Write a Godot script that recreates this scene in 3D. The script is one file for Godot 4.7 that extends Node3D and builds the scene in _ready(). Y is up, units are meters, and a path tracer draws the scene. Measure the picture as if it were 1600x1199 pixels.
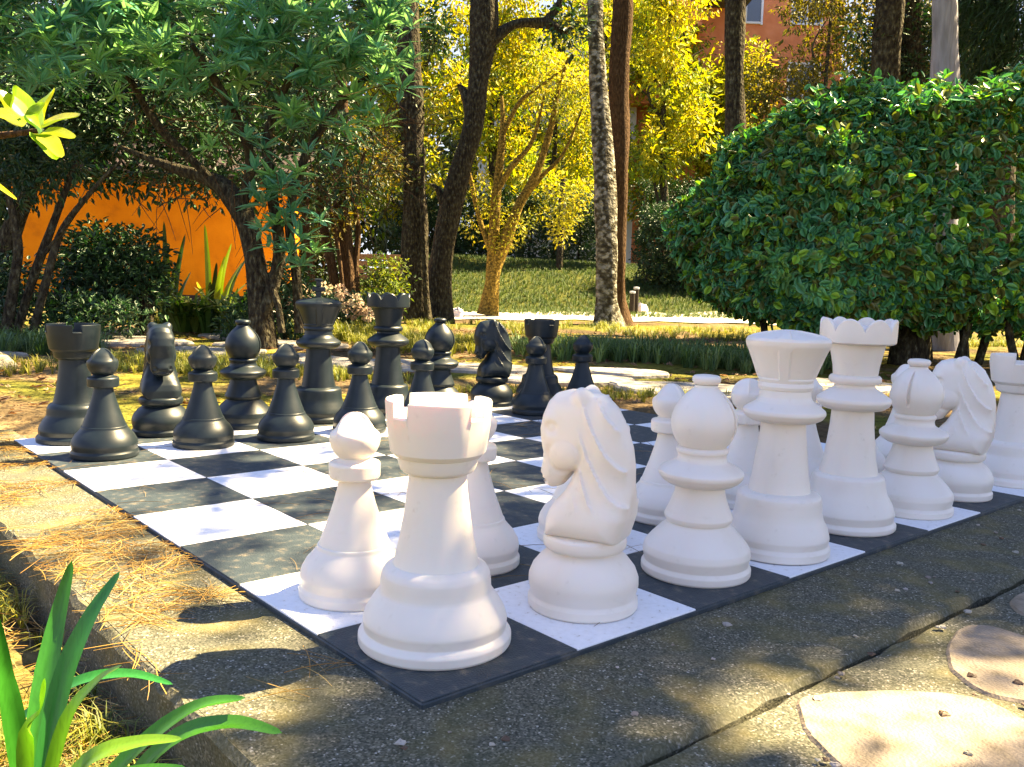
extends Node3D

# ---------------------------------------------------------------- frame of the place
const S := 0.35                         # side of one board square
const FOC := 1421.9
const PITCH := -0.115
const ROLL := 0.027
const EYE := Vector3(0, 0.681, 0)
const ANG := -0.708
const CORNER := Vector3(-0.1302, 0, -1.3951)
const TOSUN := Vector3(0.598, 0.766, -0.238)
var view := Basis(Vector3.RIGHT, PITCH) * Basis(Vector3(0, 0, 1), ROLL)
var di := Vector3(sin(ANG), 0, -cos(ANG)) * S
var dj := Vector3(cos(ANG), 0, sin(ANG)) * S
var M := {}
var taken := {}
var rng := RandomNumberGenerator.new()
var wob := FastNoiseLite.new()

func at(u: float, v: float, z: float) -> Vector3:       # the point at depth z seen there in the photograph
	var d := view * Vector3((u - 800.0) / FOC, -(v - 599.5) / FOC, -1)
	return EYE + d * (z / d.z)

func on_ground(u: float, v: float, y := -0.05) -> Vector3:
	var d := view * Vector3((u - 800.0) / FOC, -(v - 599.5) / FOC, -1)
	return EYE + d * ((y - EYE.y) / d.y)

func board(i: float, j: float, y := 0.0) -> Vector3:
	return CORNER + di * i + dj * j + Vector3(0, y, 0)

func ij(p: Vector3) -> Vector2:
	var q := p - CORNER
	return Vector2(q.dot(di), q.dot(dj)) / (S * S)

func height(x: float, z: float) -> float:
	var b := ij(Vector3(x, 0, z))
	var left := smoothstep(-0.4, -0.95, b.y) * smoothstep(10.5, 8.6, b.x)
	var h := -0.05 - 0.09 * left
	var near := minf(minf(b.x + 0.95, 8.05 - b.x), minf(b.y + 0.9, 8.9 - b.y))
	h -= 0.16 * smoothstep(-0.05, 0.1, near)             # lies under the slabs and the board
	if b.x < -0.7 and b.y > -1.0: h = -0.2
	h += 1.2 * smoothstep(18.6, 28.5, -z) * smoothstep(-6.0, -2.0, x)
	h += 0.035 * wob.get_noise_2d(x * 40, z * 40) * smoothstep(4.6, 7.0, -z)
	h += 0.3 * wob.get_noise_2d(x * 4, z * 4) * smoothstep(19.0, 26.0, -z)
	return h

func ground_at(x: float, z: float) -> Vector3:
	return Vector3(x, height(x, z), z)

# ---------------------------------------------------------------- nodes and tags
func numbered(called: String) -> String:
	var n: int = taken.get(called, 0)
	taken[called] = n + 1
	return called if n == 0 else "%s_%03d" % [called, n]

func tag(o: Node, label := "", category := "", group := "", kind := "") -> void:
	if label: o.set_meta("label", label)
	if category: o.set_meta("category", category)
	if group: o.set_meta("group", group)
	if kind: o.set_meta("kind", kind)

func thing(called: String, label: String, category: String, where := Vector3.ZERO, group := "") -> Node3D:
	var o := Node3D.new()
	o.name = numbered(called)
	add_child(o)
	o.position = where
	tag(o, label, category, group)
	return o

func obj(called: String, mesh: Mesh, mat: Material, parent: Node = null, where := Transform3D()) -> MeshInstance3D:
	var o := MeshInstance3D.new()
	o.mesh = mesh
	o.material_override = mat
	o.transform = where
	if parent == null:
		o.name = numbered(called)
		add_child(o)
	else:
		var n := 0
		while parent.has_node(called if n == 0 else "%s_%03d" % [called, n]): n += 1
		o.name = called if n == 0 else "%s_%03d" % [called, n]
		parent.add_child(o, true)
	return o

func piece(called: String, k: int, mesh: Mesh, mat: Material, parent: Node, where: Transform3D) -> MeshInstance3D:   # one of many alike pieces
	var o := MeshInstance3D.new()
	o.mesh = mesh
	o.material_override = mat
	o.transform = where
	o.name = called if k == 0 else "%s_%03d" % [called, k]
	parent.add_child(o, true)
	return o

func struct(called: String, mesh: Mesh, mat: Material) -> MeshInstance3D:
	var o := obj(called, mesh, mat)
	tag(o, "", "", "", "structure")
	return o

func many(called: String, mesh: Mesh, mat: Material, xf: Array, tint: Array, parent: Node = null, kind := "stuff") -> MultiMeshInstance3D:
	var mm := MultiMesh.new()
	mm.transform_format = MultiMesh.TRANSFORM_3D
	mm.use_colors = true
	mm.mesh = mesh
	mm.instance_count = xf.size()
	for k in xf.size():
		mm.set_instance_transform(k, xf[k])
		mm.set_instance_color(k, tint[k % tint.size()])
	var o := MultiMeshInstance3D.new()
	o.multimesh = mm
	o.material_override = mat
	o.name = numbered(called) if parent == null else called
	(self if parent == null else parent).add_child(o, true)
	if kind: tag(o, "", "", "", kind)
	return o

# ---------------------------------------------------------------- materials
func lin(r: float, g: float, b: float) -> Color:
	return Color(r, g, b).linear_to_srgb()

func noise_tex(freq: float, stops: Array, kind := FastNoiseLite.TYPE_SIMPLEX_SMOOTH, oct := 4, sd := 1, size := 512) -> NoiseTexture2D:
	var n := FastNoiseLite.new()
	n.noise_type = kind
	n.frequency = freq
	n.fractal_octaves = oct
	n.seed = sd
	if kind == FastNoiseLite.TYPE_CELLULAR:
		n.cellular_return_type = FastNoiseLite.RETURN_CELL_VALUE
		n.fractal_type = FastNoiseLite.FRACTAL_NONE
	var t := NoiseTexture2D.new()
	t.width = size
	t.height = size
	t.seamless = true
	t.noise = n
	if stops.size():
		var g := Gradient.new()
		var offs := PackedFloat32Array()
		var cols := PackedColorArray()
		for s in stops:
			offs.append(s[0])
			cols.append(s[1])
		g.offsets = offs
		g.colors = cols
		t.color_ramp = g
	return t

func mat(called: String, albedo: Color, rough := 0.8, spec := 0.5) -> StandardMaterial3D:
	var m := StandardMaterial3D.new()
	m.resource_name = called
	m.albedo_color = albedo
	m.roughness = rough
	m.metallic_specular = spec
	M[called] = m
	return m

func tri(m: StandardMaterial3D, tex: Texture2D, scale: float, world := true, bump: Texture2D = null, depth := 0.0) -> StandardMaterial3D:
	m.albedo_texture = tex
	m.uv1_triplanar = true
	m.uv1_world_triplanar = world
	m.uv1_scale = Vector3.ONE * scale
	if bump:
		m.heightmap_enabled = true
		m.heightmap_texture = bump
		m.heightmap_scale = depth
	return m

func over(m: StandardMaterial3D, tex: Texture2D, mask: Texture2D) -> void:
	m.detail_enabled = true
	m.detail_albedo = tex
	m.detail_mask = mask

func leafy(called: String, albedo: Color, glow: Color, rough := 0.5) -> StandardMaterial3D:
	var m := mat(called, albedo, rough, 0.5)
	m.vertex_color_use_as_albedo = true
	m.cull_mode = BaseMaterial3D.CULL_DISABLED
	m.backlight_enabled = true
	m.backlight = glow.linear_to_srgb()
	return m

func materials() -> void:
	var fine := noise_tex(0.06, [], FastNoiseLite.TYPE_SIMPLEX_SMOOTH, 5, 7)
	var grain := noise_tex(0.16, [], FastNoiseLite.TYPE_SIMPLEX_SMOOTH, 3, 9)
	var white := mat("white_plastic", lin(1, 1, 1), 0.42, 0.5)
	tri(white, noise_tex(0.012, [[0.0, lin(0.77, 0.68, 0.56)], [0.35, lin(0.82, 0.74, 0.64)], [1.0, lin(0.84, 0.77, 0.685)]], FastNoiseLite.TYPE_SIMPLEX_SMOOTH, 4, 3), 1.2, false)
	white.subsurf_scatter_enabled = true
	white.subsurf_scatter_strength = 0.12
	over(white, noise_tex(0.02, [[0.0, lin(0.35, 0.26, 0.15)], [1.0, lin(0.5, 0.42, 0.3)]]), noise_tex(0.035, [[0.0, Color(0.4, 0.4, 0.4, 0.4)], [0.13, Color(0.12, 0.12, 0.12, 0.12)], [0.22, Color(0, 0, 0, 0)], [1.0, Color(0, 0, 0, 0)]], FastNoiseLite.TYPE_SIMPLEX_SMOOTH, 6, 71))
	var black := mat("black_plastic", lin(1, 1, 1), 0.42, 0.42)
	tri(black, noise_tex(0.02, [[0.0, lin(0.005, 0.01, 0.0135)], [0.5, lin(0.007, 0.0135, 0.018)], [1.0, lin(0.014, 0.02, 0.024)]], FastNoiseLite.TYPE_SIMPLEX_SMOOTH, 5, 5), 2.0, false)
	var wt := mat("white_tile_paint", lin(1, 1, 1), 0.6)
	tri(wt, noise_tex(0.03, [[0.0, lin(0.3, 0.27, 0.23)], [0.14, lin(0.7, 0.68, 0.66)], [0.24, lin(0.79, 0.79, 0.8)], [1.0, lin(0.85, 0.85, 0.87)]], FastNoiseLite.TYPE_SIMPLEX_SMOOTH, 6, 11), 3.0, true, grain, 0.1)
	var bt := mat("black_tile_rubber", lin(1, 1, 1), 0.62)
	tri(bt, noise_tex(0.02, [[0.0, lin(0.016, 0.026, 0.034)], [0.5, lin(0.024, 0.037, 0.046)], [0.66, lin(0.04, 0.048, 0.052)], [0.82, lin(0.1, 0.092, 0.075)], [1.0, lin(0.16, 0.14, 0.11)]], FastNoiseLite.TYPE_SIMPLEX_SMOOTH, 6, 13), 2.2, true, grain, 0.12)
	var con := mat("exposed_aggregate", lin(1, 1, 1), 0.9, 0.3)
	tri(con, noise_tex(0.2, [[0.0, lin(0.035, 0.037, 0.028)], [0.3, lin(0.07, 0.072, 0.055)], [0.7, lin(0.115, 0.113, 0.085)], [0.9, lin(0.17, 0.16, 0.12)], [0.97, lin(0.27, 0.25, 0.2)], [1.0, lin(0.5, 0.48, 0.42)]], FastNoiseLite.TYPE_CELLULAR, 1, 21, 1024), 1.5, true, noise_tex(0.2, [], FastNoiseLite.TYPE_CELLULAR, 1, 21, 1024), 0.1)
	over(con, noise_tex(0.01, [[0.0, lin(0.06, 0.065, 0.025)], [1.0, lin(0.22, 0.17, 0.06)]], FastNoiseLite.TYPE_SIMPLEX_SMOOTH, 3, 23),
		noise_tex(0.006, [[0.0, Color(0, 0, 0, 0)], [0.45, Color(0.1, 0.1, 0.1, 0.1)], [0.75, Color(0.5, 0.5, 0.5, 0.5)], [1.0, Color(0.65, 0.65, 0.65, 0.65)]], FastNoiseLite.TYPE_SIMPLEX_SMOOTH, 4, 24))
	var tan := mat("tan_flagstone", lin(1, 1, 1), 0.75)
	tri(tan, noise_tex(0.008, [[0.0, lin(0.13, 0.1, 0.06)], [0.3, lin(0.21, 0.165, 0.11)], [0.6, lin(0.26, 0.205, 0.145)], [1.0, lin(0.32, 0.26, 0.19)]], FastNoiseLite.TYPE_SIMPLEX_SMOOTH, 6, 31, 1024), 1.6, true, grain, 0.22)
	var grey := mat("grey_path_stone", lin(1, 1, 1), 0.85)
	tri(grey, noise_tex(0.02, [[0.0, lin(0.1, 0.09, 0.07)], [0.5, lin(0.26, 0.24, 0.21)], [1.0, lin(0.4, 0.38, 0.34)]], FastNoiseLite.TYPE_SIMPLEX_SMOOTH, 5, 33), 0.8, true, fine, 0.6)
	var soil := mat("garden_soil", lin(1, 1, 1), 0.95, 0.2)
	soil.vertex_color_use_as_albedo = true
	tri(soil, noise_tex(0.03, [[0.0, lin(0.3, 0.27, 0.24)], [0.5, lin(0.8, 0.75, 0.68)], [1.0, lin(1, 0.97, 0.9)]], FastNoiseLite.TYPE_SIMPLEX_SMOOTH, 6, 35), 0.7, true, noise_tex(0.05, [], FastNoiseLite.TYPE_SIMPLEX_SMOOTH, 5, 36), 2.5)
	var sand := mat("sandy_path", lin(1, 1, 1), 0.95, 0.2)
	tri(sand, noise_tex(0.03, [[0.0, lin(0.42, 0.37, 0.27)], [1.0, lin(0.68, 0.62, 0.5)]], FastNoiseLite.TYPE_SIMPLEX_SMOOTH, 5, 37), 0.5, true, fine, 1.0)
	var bark := mat("mossy_bark", lin(1, 1, 1), 0.95, 0.2)
	tri(bark, noise_tex(0.035, [[0.0, lin(0.012, 0.01, 0.008)], [0.4, lin(0.035, 0.028, 0.02)], [0.65, lin(0.07, 0.062, 0.035)], [0.85, lin(0.16, 0.15, 0.1)], [1.0, lin(0.3, 0.29, 0.24)]], FastNoiseLite.TYPE_SIMPLEX_SMOOTH, 5, 41), 1.1, true, noise_tex(0.05, [], FastNoiseLite.TYPE_SIMPLEX_SMOOTH, 5, 42), 4.0)
	bark.uv1_scale = Vector3(1.3, 0.5, 1.3)
	var lich := mat("lichen_bark", lin(1, 1, 1), 0.95, 0.2)
	tri(lich, noise_tex(0.022, [[0.0, lin(0.02, 0.018, 0.012)], [0.42, lin(0.06, 0.052, 0.035)], [0.55, lin(0.13, 0.12, 0.08)], [0.66, lin(0.3, 0.29, 0.24)], [1.0, lin(0.5, 0.48, 0.42)]], FastNoiseLite.TYPE_SIMPLEX_SMOOTH, 5, 43), 0.7, true, noise_tex(0.05, [], FastNoiseLite.TYPE_SIMPLEX_SMOOTH, 5, 44), 3.0)
	var gold := mat("golden_moss_bark", lin(1, 1, 1), 0.95, 0.2)
	tri(gold, noise_tex(0.03, [[0.0, lin(0.03, 0.022, 0.01)], [0.45, lin(0.13, 0.09, 0.02)], [0.7, lin(0.3, 0.2, 0.035)], [1.0, lin(0.4, 0.32, 0.1)]], FastNoiseLite.TYPE_SIMPLEX_SMOOTH, 5, 45), 1.1, true, fine, 3.0)
	var brown := mat("brown_bark", lin(1, 1, 1), 0.95, 0.2)
	tri(brown, noise_tex(0.04, [[0.0, lin(0.03, 0.018, 0.01)], [0.6, lin(0.1, 0.06, 0.03)], [1.0, lin(0.22, 0.14, 0.08)]], FastNoiseLite.TYPE_SIMPLEX_SMOOTH, 5, 47), 1.2, true, fine, 3.0)
	brown.uv1_scale = Vector3(2.0, 0.4, 2.0)
	var pole := mat("smooth_grey_bark", lin(1, 1, 1), 0.8, 0.3)
	tri(pole, noise_tex(0.02, [[0.0, lin(0.16, 0.15, 0.16)], [0.6, lin(0.27, 0.26, 0.29)], [1.0, lin(0.36, 0.35, 0.38)]], FastNoiseLite.TYPE_SIMPLEX_SMOOTH, 5, 49), 1.0, true, fine, 0.8)
	pole.uv1_scale = Vector3(1.6, 0.2, 1.6)
	var wood := mat("dark_timber", lin(1, 1, 1), 0.8, 0.3)
	tri(wood, noise_tex(0.03, [[0.0, lin(0.012, 0.01, 0.008)], [1.0, lin(0.05, 0.038, 0.028)]], FastNoiseLite.TYPE_SIMPLEX_SMOOTH, 4, 51), 1.5)
	wood.uv1_scale = Vector3(0.6, 4, 4)
	var wood2 := mat("brown_timber", lin(1, 1, 1), 0.8, 0.3)
	tri(wood2, noise_tex(0.03, [[0.0, lin(0.09, 0.05, 0.025)], [1.0, lin(0.2, 0.12, 0.06)]], FastNoiseLite.TYPE_SIMPLEX_SMOOTH, 4, 53), 1.5)
	var orange := mat("orange_render", lin(1, 1, 1), 0.9, 0.2)
	tri(orange, noise_tex(0.008, [[0.0, lin(0.5, 0.14, 0.01)], [0.35, lin(0.72, 0.22, 0.006)], [1.0, lin(0.84, 0.28, 0.008)]], FastNoiseLite.TYPE_SIMPLEX_SMOOTH, 6, 55), 0.4, true, grain, 0.3)
	var coral := mat("coral_render", lin(1, 1, 1), 0.9, 0.2)
	tri(coral, noise_tex(0.008, [[0.0, lin(0.62, 0.2, 0.08)], [1.0, lin(0.78, 0.3, 0.14)]], FastNoiseLite.TYPE_SIMPLEX_SMOOTH, 6, 57), 0.3, true, grain, 0.3)
	mat("pale_render", lin(0.72, 0.72, 0.74), 0.9, 0.2)
	mat("blue_grey_slat", lin(0.36, 0.44, 0.58), 0.6)
	mat("window_frame_white", lin(0.75, 0.75, 0.76), 0.5)
	var pane := mat("window_glass", lin(0.05, 0.07, 0.1), 0.12, 0.8)
	pane.metallic = 0.1
	mat("roof_slate", lin(0.09, 0.085, 0.1), 0.8)
	mat("brown_eave", lin(0.03, 0.016, 0.012), 0.8)
	mat("rail_metal", lin(0.4, 0.42, 0.45), 0.4)
	mat("pale_rock", lin(0.62, 0.56, 0.52), 0.9)
	var rock := mat("beige_rock", lin(1, 1, 1), 0.9, 0.2)
	tri(rock, noise_tex(0.02, [[0.0, lin(0.22, 0.2, 0.14)], [1.0, lin(0.48, 0.44, 0.34)]], FastNoiseLite.TYPE_SIMPLEX_SMOOTH, 5, 61), 2.0, true, fine, 1.0)
	leafy("rhododendron_leaf", lin(1, 1, 1), Color(0.18, 0.36, 0.1), 0.36)
	leafy("camellia_leaf", lin(1, 1, 1), Color(0.5, 0.6, 0.1), 0.3)
	leafy("yellow_leaf", lin(1, 1, 1), Color(1.0, 0.9, 0.12), 0.55)
	leafy("dark_leaf", lin(1, 1, 1), Color(0.2, 0.35, 0.06), 0.45)
	leafy("strap_leaf", lin(1, 1, 1), Color(0.35, 0.6, 0.08), 0.3)
	tri(M.strap_leaf, noise_tex(0.03, [[0.0, lin(0.55, 0.6, 0.5)], [0.5, lin(0.95, 0.95, 0.9)], [1.0, lin(1.0, 1.0, 1.0)]], FastNoiseLite.TYPE_SIMPLEX_SMOOTH, 5, 73), 1.0)
	M.strap_leaf.uv1_scale = Vector3(14, 2.2, 14)
	leafy("grass_blade", lin(1, 1, 1), Color(0.6, 0.65, 0.1), 0.6)
	leafy("dry_needle", lin(1, 1, 1), Color(0.5, 0.3, 0.1), 0.6)
	leafy("petal", lin(1, 1, 1), Color(0.5, 0.4, 0.3), 0.7)
	leafy("twig", lin(1, 1, 1), Color(0.05, 0.04, 0.02), 0.9)

# ---------------------------------------------------------------- shapes
func creased(t: PackedVector3Array, deg := 38.0) -> ArrayMesh:      # triangles -> mesh, smooth up to the crease angle
	var nf := t.size() / 3
	var fn := PackedVector3Array()
	fn.resize(nf)
	var by := {}
	for f in nf:
		var a := t[f * 3]
		var n := (t[f * 3 + 2] - a).cross(t[f * 3 + 1] - a)
		fn[f] = n
		for k in 3:
			var key := Vector3i((t[f * 3 + k] * 20000.0).round())
			if not by.has(key): by[key] = PackedInt32Array()
			by[key].append(f)
	var c := cos(deg_to_rad(deg))
	var norms := PackedVector3Array()
	norms.resize(t.size())
	for f in nf:
		var me := fn[f].normalized()
		for k in 3:
			var s := Vector3.ZERO
			for g in by[Vector3i((t[f * 3 + k] * 20000.0).round())]:
				if fn[g].normalized().dot(me) >= c: s += fn[g]
			norms[f * 3 + k] = s.normalized() if s.length_squared() > 0 else Vector3.UP
	var arr := []
	arr.resize(Mesh.ARRAY_MAX)
	arr[Mesh.ARRAY_VERTEX] = t
	arr[Mesh.ARRAY_NORMAL] = norms
	var m := ArrayMesh.new()
	m.add_surface_from_arrays(Mesh.PRIMITIVE_TRIANGLES, arr)
	return m

func strip(t: PackedVector3Array, A: PackedVector3Array, B: PackedVector3Array) -> void:
	for k in A.size() - 1:
		if A[k].distance_squared_to(B[k]) > 1e-12: t.append_array([A[k], B[k], A[k + 1]])
		if A[k + 1].distance_squared_to(B[k + 1]) > 1e-12: t.append_array([B[k], B[k + 1], A[k + 1]])

func turned(angles: Array, prof: Callable, deg := 38.0) -> ArrayMesh:  # prof(k, angle) -> profile of (radius, height)
	var t := PackedVector3Array()
	var rows := []
	for k in angles.size():
		var a: float = angles[k]
		var row := PackedVector3Array()
		for p: Vector2 in prof.call(k, a):
			row.append(Vector3(cos(a) * p.x, p.y, sin(a) * p.x))
		rows.append(row)
	for k in rows.size(): strip(t, rows[k], rows[(k + 1) % rows.size()])
	return creased(t, deg)

func even(n: int) -> Array:
	var a := []
	for k in n: a.append(TAU * k / n)
	return a

func lathe(pts: Array, n := 56) -> ArrayMesh:
	var soft := rounded(pts)
	return turned(even(n), func(_k, _a): return soft)

func rounded(pts: Array) -> PackedVector2Array:        # bevels the corners of a profile a little, so that they catch light
	var out := PackedVector2Array([pts[0]])
	for k in range(1, pts.size() - 1):
		var p: Vector2 = pts[k]
		var a: Vector2 = (pts[k - 1] - p)
		var b: Vector2 = (pts[k + 1] - p)
		if a.normalized().dot(b.normalized()) < -0.93:
			out.append(p)
			continue
		var r := minf(0.0035, 0.3 * minf(a.length(), b.length()))
		var p0 := p + a.normalized() * r
		var p2 := p + b.normalized() * r
		out.append_array([p0, (p0 + p2) * 0.25 + p * 0.5, p2])
	out.append(pts[pts.size() - 1])
	return out

func tube(t: PackedVector3Array, pts: Array, radii: Array, sides := 8, lump := 0.0) -> void:
	var rows := []
	var u := Vector3.ZERO
	for k in pts.size():
		var d: Vector3 = (pts[mini(k + 1, pts.size() - 1)] - pts[maxi(k - 1, 0)]).normalized()
		if u == Vector3.ZERO: u = d.cross(Vector3(0.31, 0.2, 0.93)).normalized()
		u = (u - d * u.dot(d)).normalized()
		var w := u.cross(d)
		var row := PackedVector3Array()
		for s in sides + 1:
			var a := TAU * (s % sides) / sides
			var r: float = radii[k]
			if lump > 0: r *= 1.0 + lump * wob.get_noise_3d(pts[k].x * 130 + cos(a) * 60, pts[k].y * 50, pts[k].z * 130 + sin(a) * 60)
			row.append(pts[k] + (u * cos(a) + w * sin(a)) * r)
		rows.append(row)
	for k in rows.size() - 1: strip(t, rows[k + 1], rows[k])

func smooth_path(ctrl: Array, radii: Array, per := 6) -> Array:
	var p := []
	var r := []
	for k in ctrl.size() - 1:
		var a: Vector3 = ctrl[maxi(k - 1, 0)]
		var b: Vector3 = ctrl[k]
		var c: Vector3 = ctrl[k + 1]
		var d: Vector3 = ctrl[mini(k + 2, ctrl.size() - 1)]
		for s in per:
			var f := float(s) / per
			p.append(b.cubic_interpolate(c, a, d, f))
			r.append(lerpf(radii[k], radii[k + 1], f))
	p.append(ctrl[-1])
	r.append(radii[-1])
	return [p, r]

func trunk_mesh(paths: Array, sides := 12, lump := 0.35) -> ArrayMesh:    # paths of [control points, radii]
	var t := PackedVector3Array()
	for q in paths:
		var s := smooth_path(q[0], q[1])
		tube(t, s[0], s[1], sides, lump)
	return creased(t, 80)

func box(t: PackedVector3Array, c: Vector3, s: Vector3, turn := Basis(), bev := 0.0) -> void:
	var h := s * 0.5
	var b := minf(bev, minf(h.x, minf(h.y, h.z)) * 0.6)
	var ax := [Vector3.RIGHT, Vector3.UP, Vector3.BACK]
	for f in 6:
		var n: Vector3 = ax[f % 3] * (1 if f < 3 else -1)
		var u: Vector3 = ax[(f + 1) % 3]
		var w := n.cross(u)
		var hn := absf(n.dot(h))
		var hu := absf(u.dot(h)) - b
		var hw := absf(w.dot(h)) - b
		var q := [n * hn - u * hu - w * hw, n * hn + u * hu - w * hw, n * hn - u * hu + w * hw, n * hn + u * hu + w * hw]
		for k in 4: q[k] = c + turn * q[k]
		t.append_array([q[0], q[2], q[1], q[1], q[2], q[3]])
		if b > 0:                        # the chamfer on the +u side and the +w side of every face, closed at the corners
			for e in 2:
				var side: Vector3 = u if e == 0 else w
				var along: Vector3 = w if e == 0 else u
				for sg in [1.0, -1.0]:
					if f >= 3 and false: continue
					var ho := absf(side.dot(h))
					var hl := (hw if e == 0 else hu)
					var p0: Vector3 = n * hn + side * sg * (ho - b)
					var p1: Vector3 = n * (hn - b * 0.5) + side * sg * (ho - b * 0.5)
					var r := [p0 - along * hl, p0 + along * hl, p1 - along * (hl + b * 0.5), p1 + along * (hl + b * 0.5)]
					for k in 4: r[k] = c + turn * r[k]
					var nn: Vector3 = (r[2] - r[0]).cross(r[1] - r[0])
					if nn.dot(turn * (n + side * sg)) > 0: t.append_array([r[0], r[1], r[2], r[1], r[3], r[2]])
					else: t.append_array([r[0], r[2], r[1], r[1], r[2], r[3]])

func box_mesh(s: Vector3, bev := 0.0, c := Vector3.ZERO) -> ArrayMesh:
	var t := PackedVector3Array()
	box(t, c, s, Basis(), bev)
	return creased(t, 20)

func slab(poly: PackedVector2Array, top: float, thick: float, bev := 0.006, sag := 0.0) -> ArrayMesh:   # an outline in x, z with its own thickness and worn edge
	if Geometry2D.is_polygon_clockwise(poly): poly.reverse()
	var inner := PackedVector2Array()
	var n := poly.size()
	for k in n:
		var e := (poly[(k + 1) % n] - poly[(k + n - 1) % n]).normalized()
		inner.append(poly[k] + Vector2(-e.y, e.x) * bev)
	if Geometry2D.is_point_in_polygon(inner[0], poly) == false:
		for k in n: inner[k] = poly[k] * 2.0 - inner[k]
	var t := PackedVector3Array()
	var idx := Geometry2D.triangulate_polygon(inner)
	var lift := func(p: Vector2, y: float) -> Vector3: return Vector3(p.x, y + sag * wob.get_noise_2d(p.x * 90, p.y * 90), p.y)
	for k in range(0, idx.size(), 3):
		var a: Vector3 = lift.call(inner[idx[k]], top)
		var b: Vector3 = lift.call(inner[idx[k + 1]], top)
		var c: Vector3 = lift.call(inner[idx[k + 2]], top)
		if (c - a).cross(b - a).y > 0: t.append_array([a, b, c])
		else: t.append_array([a, c, b])
	for k in n:
		var a := poly[k]
		var b := poly[(k + 1) % n]
		var ia: Vector3 = lift.call(inner[k], top)
		var ib: Vector3 = lift.call(inner[(k + 1) % n], top)
		var ma: Vector3 = lift.call(a, top - bev)
		var mb: Vector3 = lift.call(b, top - bev)
		var la := Vector3(a.x, top - thick, a.y)
		var lb := Vector3(b.x, top - thick, b.y)
		var q := [la, ma, ia]
		var r := [lb, mb, ib]
		var out := Vector3(b.y - a.y, 0, a.x - b.x)
		for s in 2:
			var nn: Vector3 = (q[s + 1] - q[s]).cross(r[s] - q[s])
			if nn.dot(out) < 0: t.append_array([q[s], q[s + 1], r[s], r[s], q[s + 1], r[s + 1]])
			else: t.append_array([q[s], r[s], q[s + 1], r[s], r[s + 1], q[s + 1]])
	return creased(t, 35)

# ---------------------------------------------------------------- leaves
func leaf(st: SurfaceTool, x: Transform3D, length: float, width: float, droop := 0.25, fold := 0.18, round_tip := false) -> void:
	var ts := [0.0, 0.22, 0.5, 0.78, 1.0] if round_tip else [0.0, 0.3, 0.65, 1.0]
	var ws := [0.1, 0.8, 1.0, 0.72, 0.05] if round_tip else [0.12, 0.85, 0.8, 0.0]
	var n := ts.size()
	for s in [-1.0, 1.0]:
		for k in n - 1:
			var q := []
			for e in [k, k + 1]:
				var tt: float = ts[e]
				var y: float = tt * length
				var d: float = -droop * length * tt * tt
				q.append(x * Vector3(0, y, d - fold * width * 0.5 * ws[e]))
				q.append(x * Vector3(s * width * 0.5 * ws[e], y, d))
			st.add_vertex(q[0])
			st.add_vertex(q[1])
			st.add_vertex(q[2])
			if ws[k + 1] > 0:
				st.add_vertex(q[1])
				st.add_vertex(q[3])
				st.add_vertex(q[2])

func done(st: SurfaceTool) -> ArrayMesh:
	st.generate_normals()
	return st.commit()

func begin() -> SurfaceTool:
	var st := SurfaceTool.new()
	st.begin(Mesh.PRIMITIVE_TRIANGLES)
	return st

func aim(dir: Vector3, from: Vector3, roll := 0.0) -> Transform3D:     # +Y along dir, the leaf's face as far up as it goes
	var y := dir.normalized()
	var x := y.cross(Vector3.UP)
	if x.length() < 0.05: x = Vector3.RIGHT
	x = x.normalized()
	var z := x.cross(y)
	var b := Basis(x, y, z)
	return Transform3D(b * Basis(Vector3.UP, roll), from)

func ball_point() -> Vector3:
	while true:
		var p := Vector3(rng.randf_range(-1, 1), rng.randf_range(-1, 1), rng.randf_range(-1, 1))
		if p.length_squared() <= 1: return p
	return Vector3.ZERO

func whorl(n: int, length: float, width: float) -> ArrayMesh:          # a rosette of long leaves at a twig's end
	var st := begin()
	for k in n:
		var a := TAU * k / n * 1.0 + rng.randf_range(-0.25, 0.25)
		var e := rng.randf_range(-0.15, 0.55) if k % 3 else rng.randf_range(0.6, 1.1)
		var d := Vector3(cos(a) * cos(e), sin(e), sin(a) * cos(e))
		leaf(st, aim(d, d * 0.01 + Vector3(0, rng.randf_range(-0.02, 0.02), 0), rng.randf_range(-0.4, 0.4)), length * rng.randf_range(0.75, 1.1), width, rng.randf_range(0.1, 0.35))
	return done(st)

func spray(n: int, spread: float, length: float, width: float, hang := 0.0) -> ArrayMesh:    # a clump of small leaves round a few twigs
	var st := begin()
	for k in n:
		var p := ball_point() * spread
		var d := (p.normalized() + ball_point() * 0.9 + Vector3(0, -hang, 0)).normalized()
		leaf(st, aim(d, p, rng.randf_range(-1, 1)), length * rng.randf_range(0.7, 1.2), width * rng.randf_range(0.8, 1.2), rng.randf_range(0.0, 0.4))
	return done(st)

func tuft(n: int, length: float, width: float, lean := 0.6) -> ArrayMesh:    # a tuft of arching blades
	var st := begin()
	for k in n:
		var a := rng.randf() * TAU
		var l := length * rng.randf_range(0.6, 1.15)
		var out := Vector3(cos(a), 0, sin(a))
		var side := Vector3(-sin(a), 0, cos(a)) * width * 0.5
		var ln := lean * rng.randf_range(0.3, 1.2)
		var base := out * rng.randf() * length * 0.12
		var m := base + Vector3(0, l * 0.6, 0) + out * ln * l * 0.3
		var tip := base + Vector3(0, l * (0.95 - ln * 0.45), 0) + out * ln * l
		for v in [base - side, base + side, m - side, m - side, base + side, m + side, m - side, m + side, tip]: st.add_vertex(v)
	return done(st)

func turn_any() -> Basis:
	return Basis(Vector3.UP, rng.randf() * TAU) * Basis(Vector3.RIGHT, rng.randf_range(-0.6, 0.6))

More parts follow.
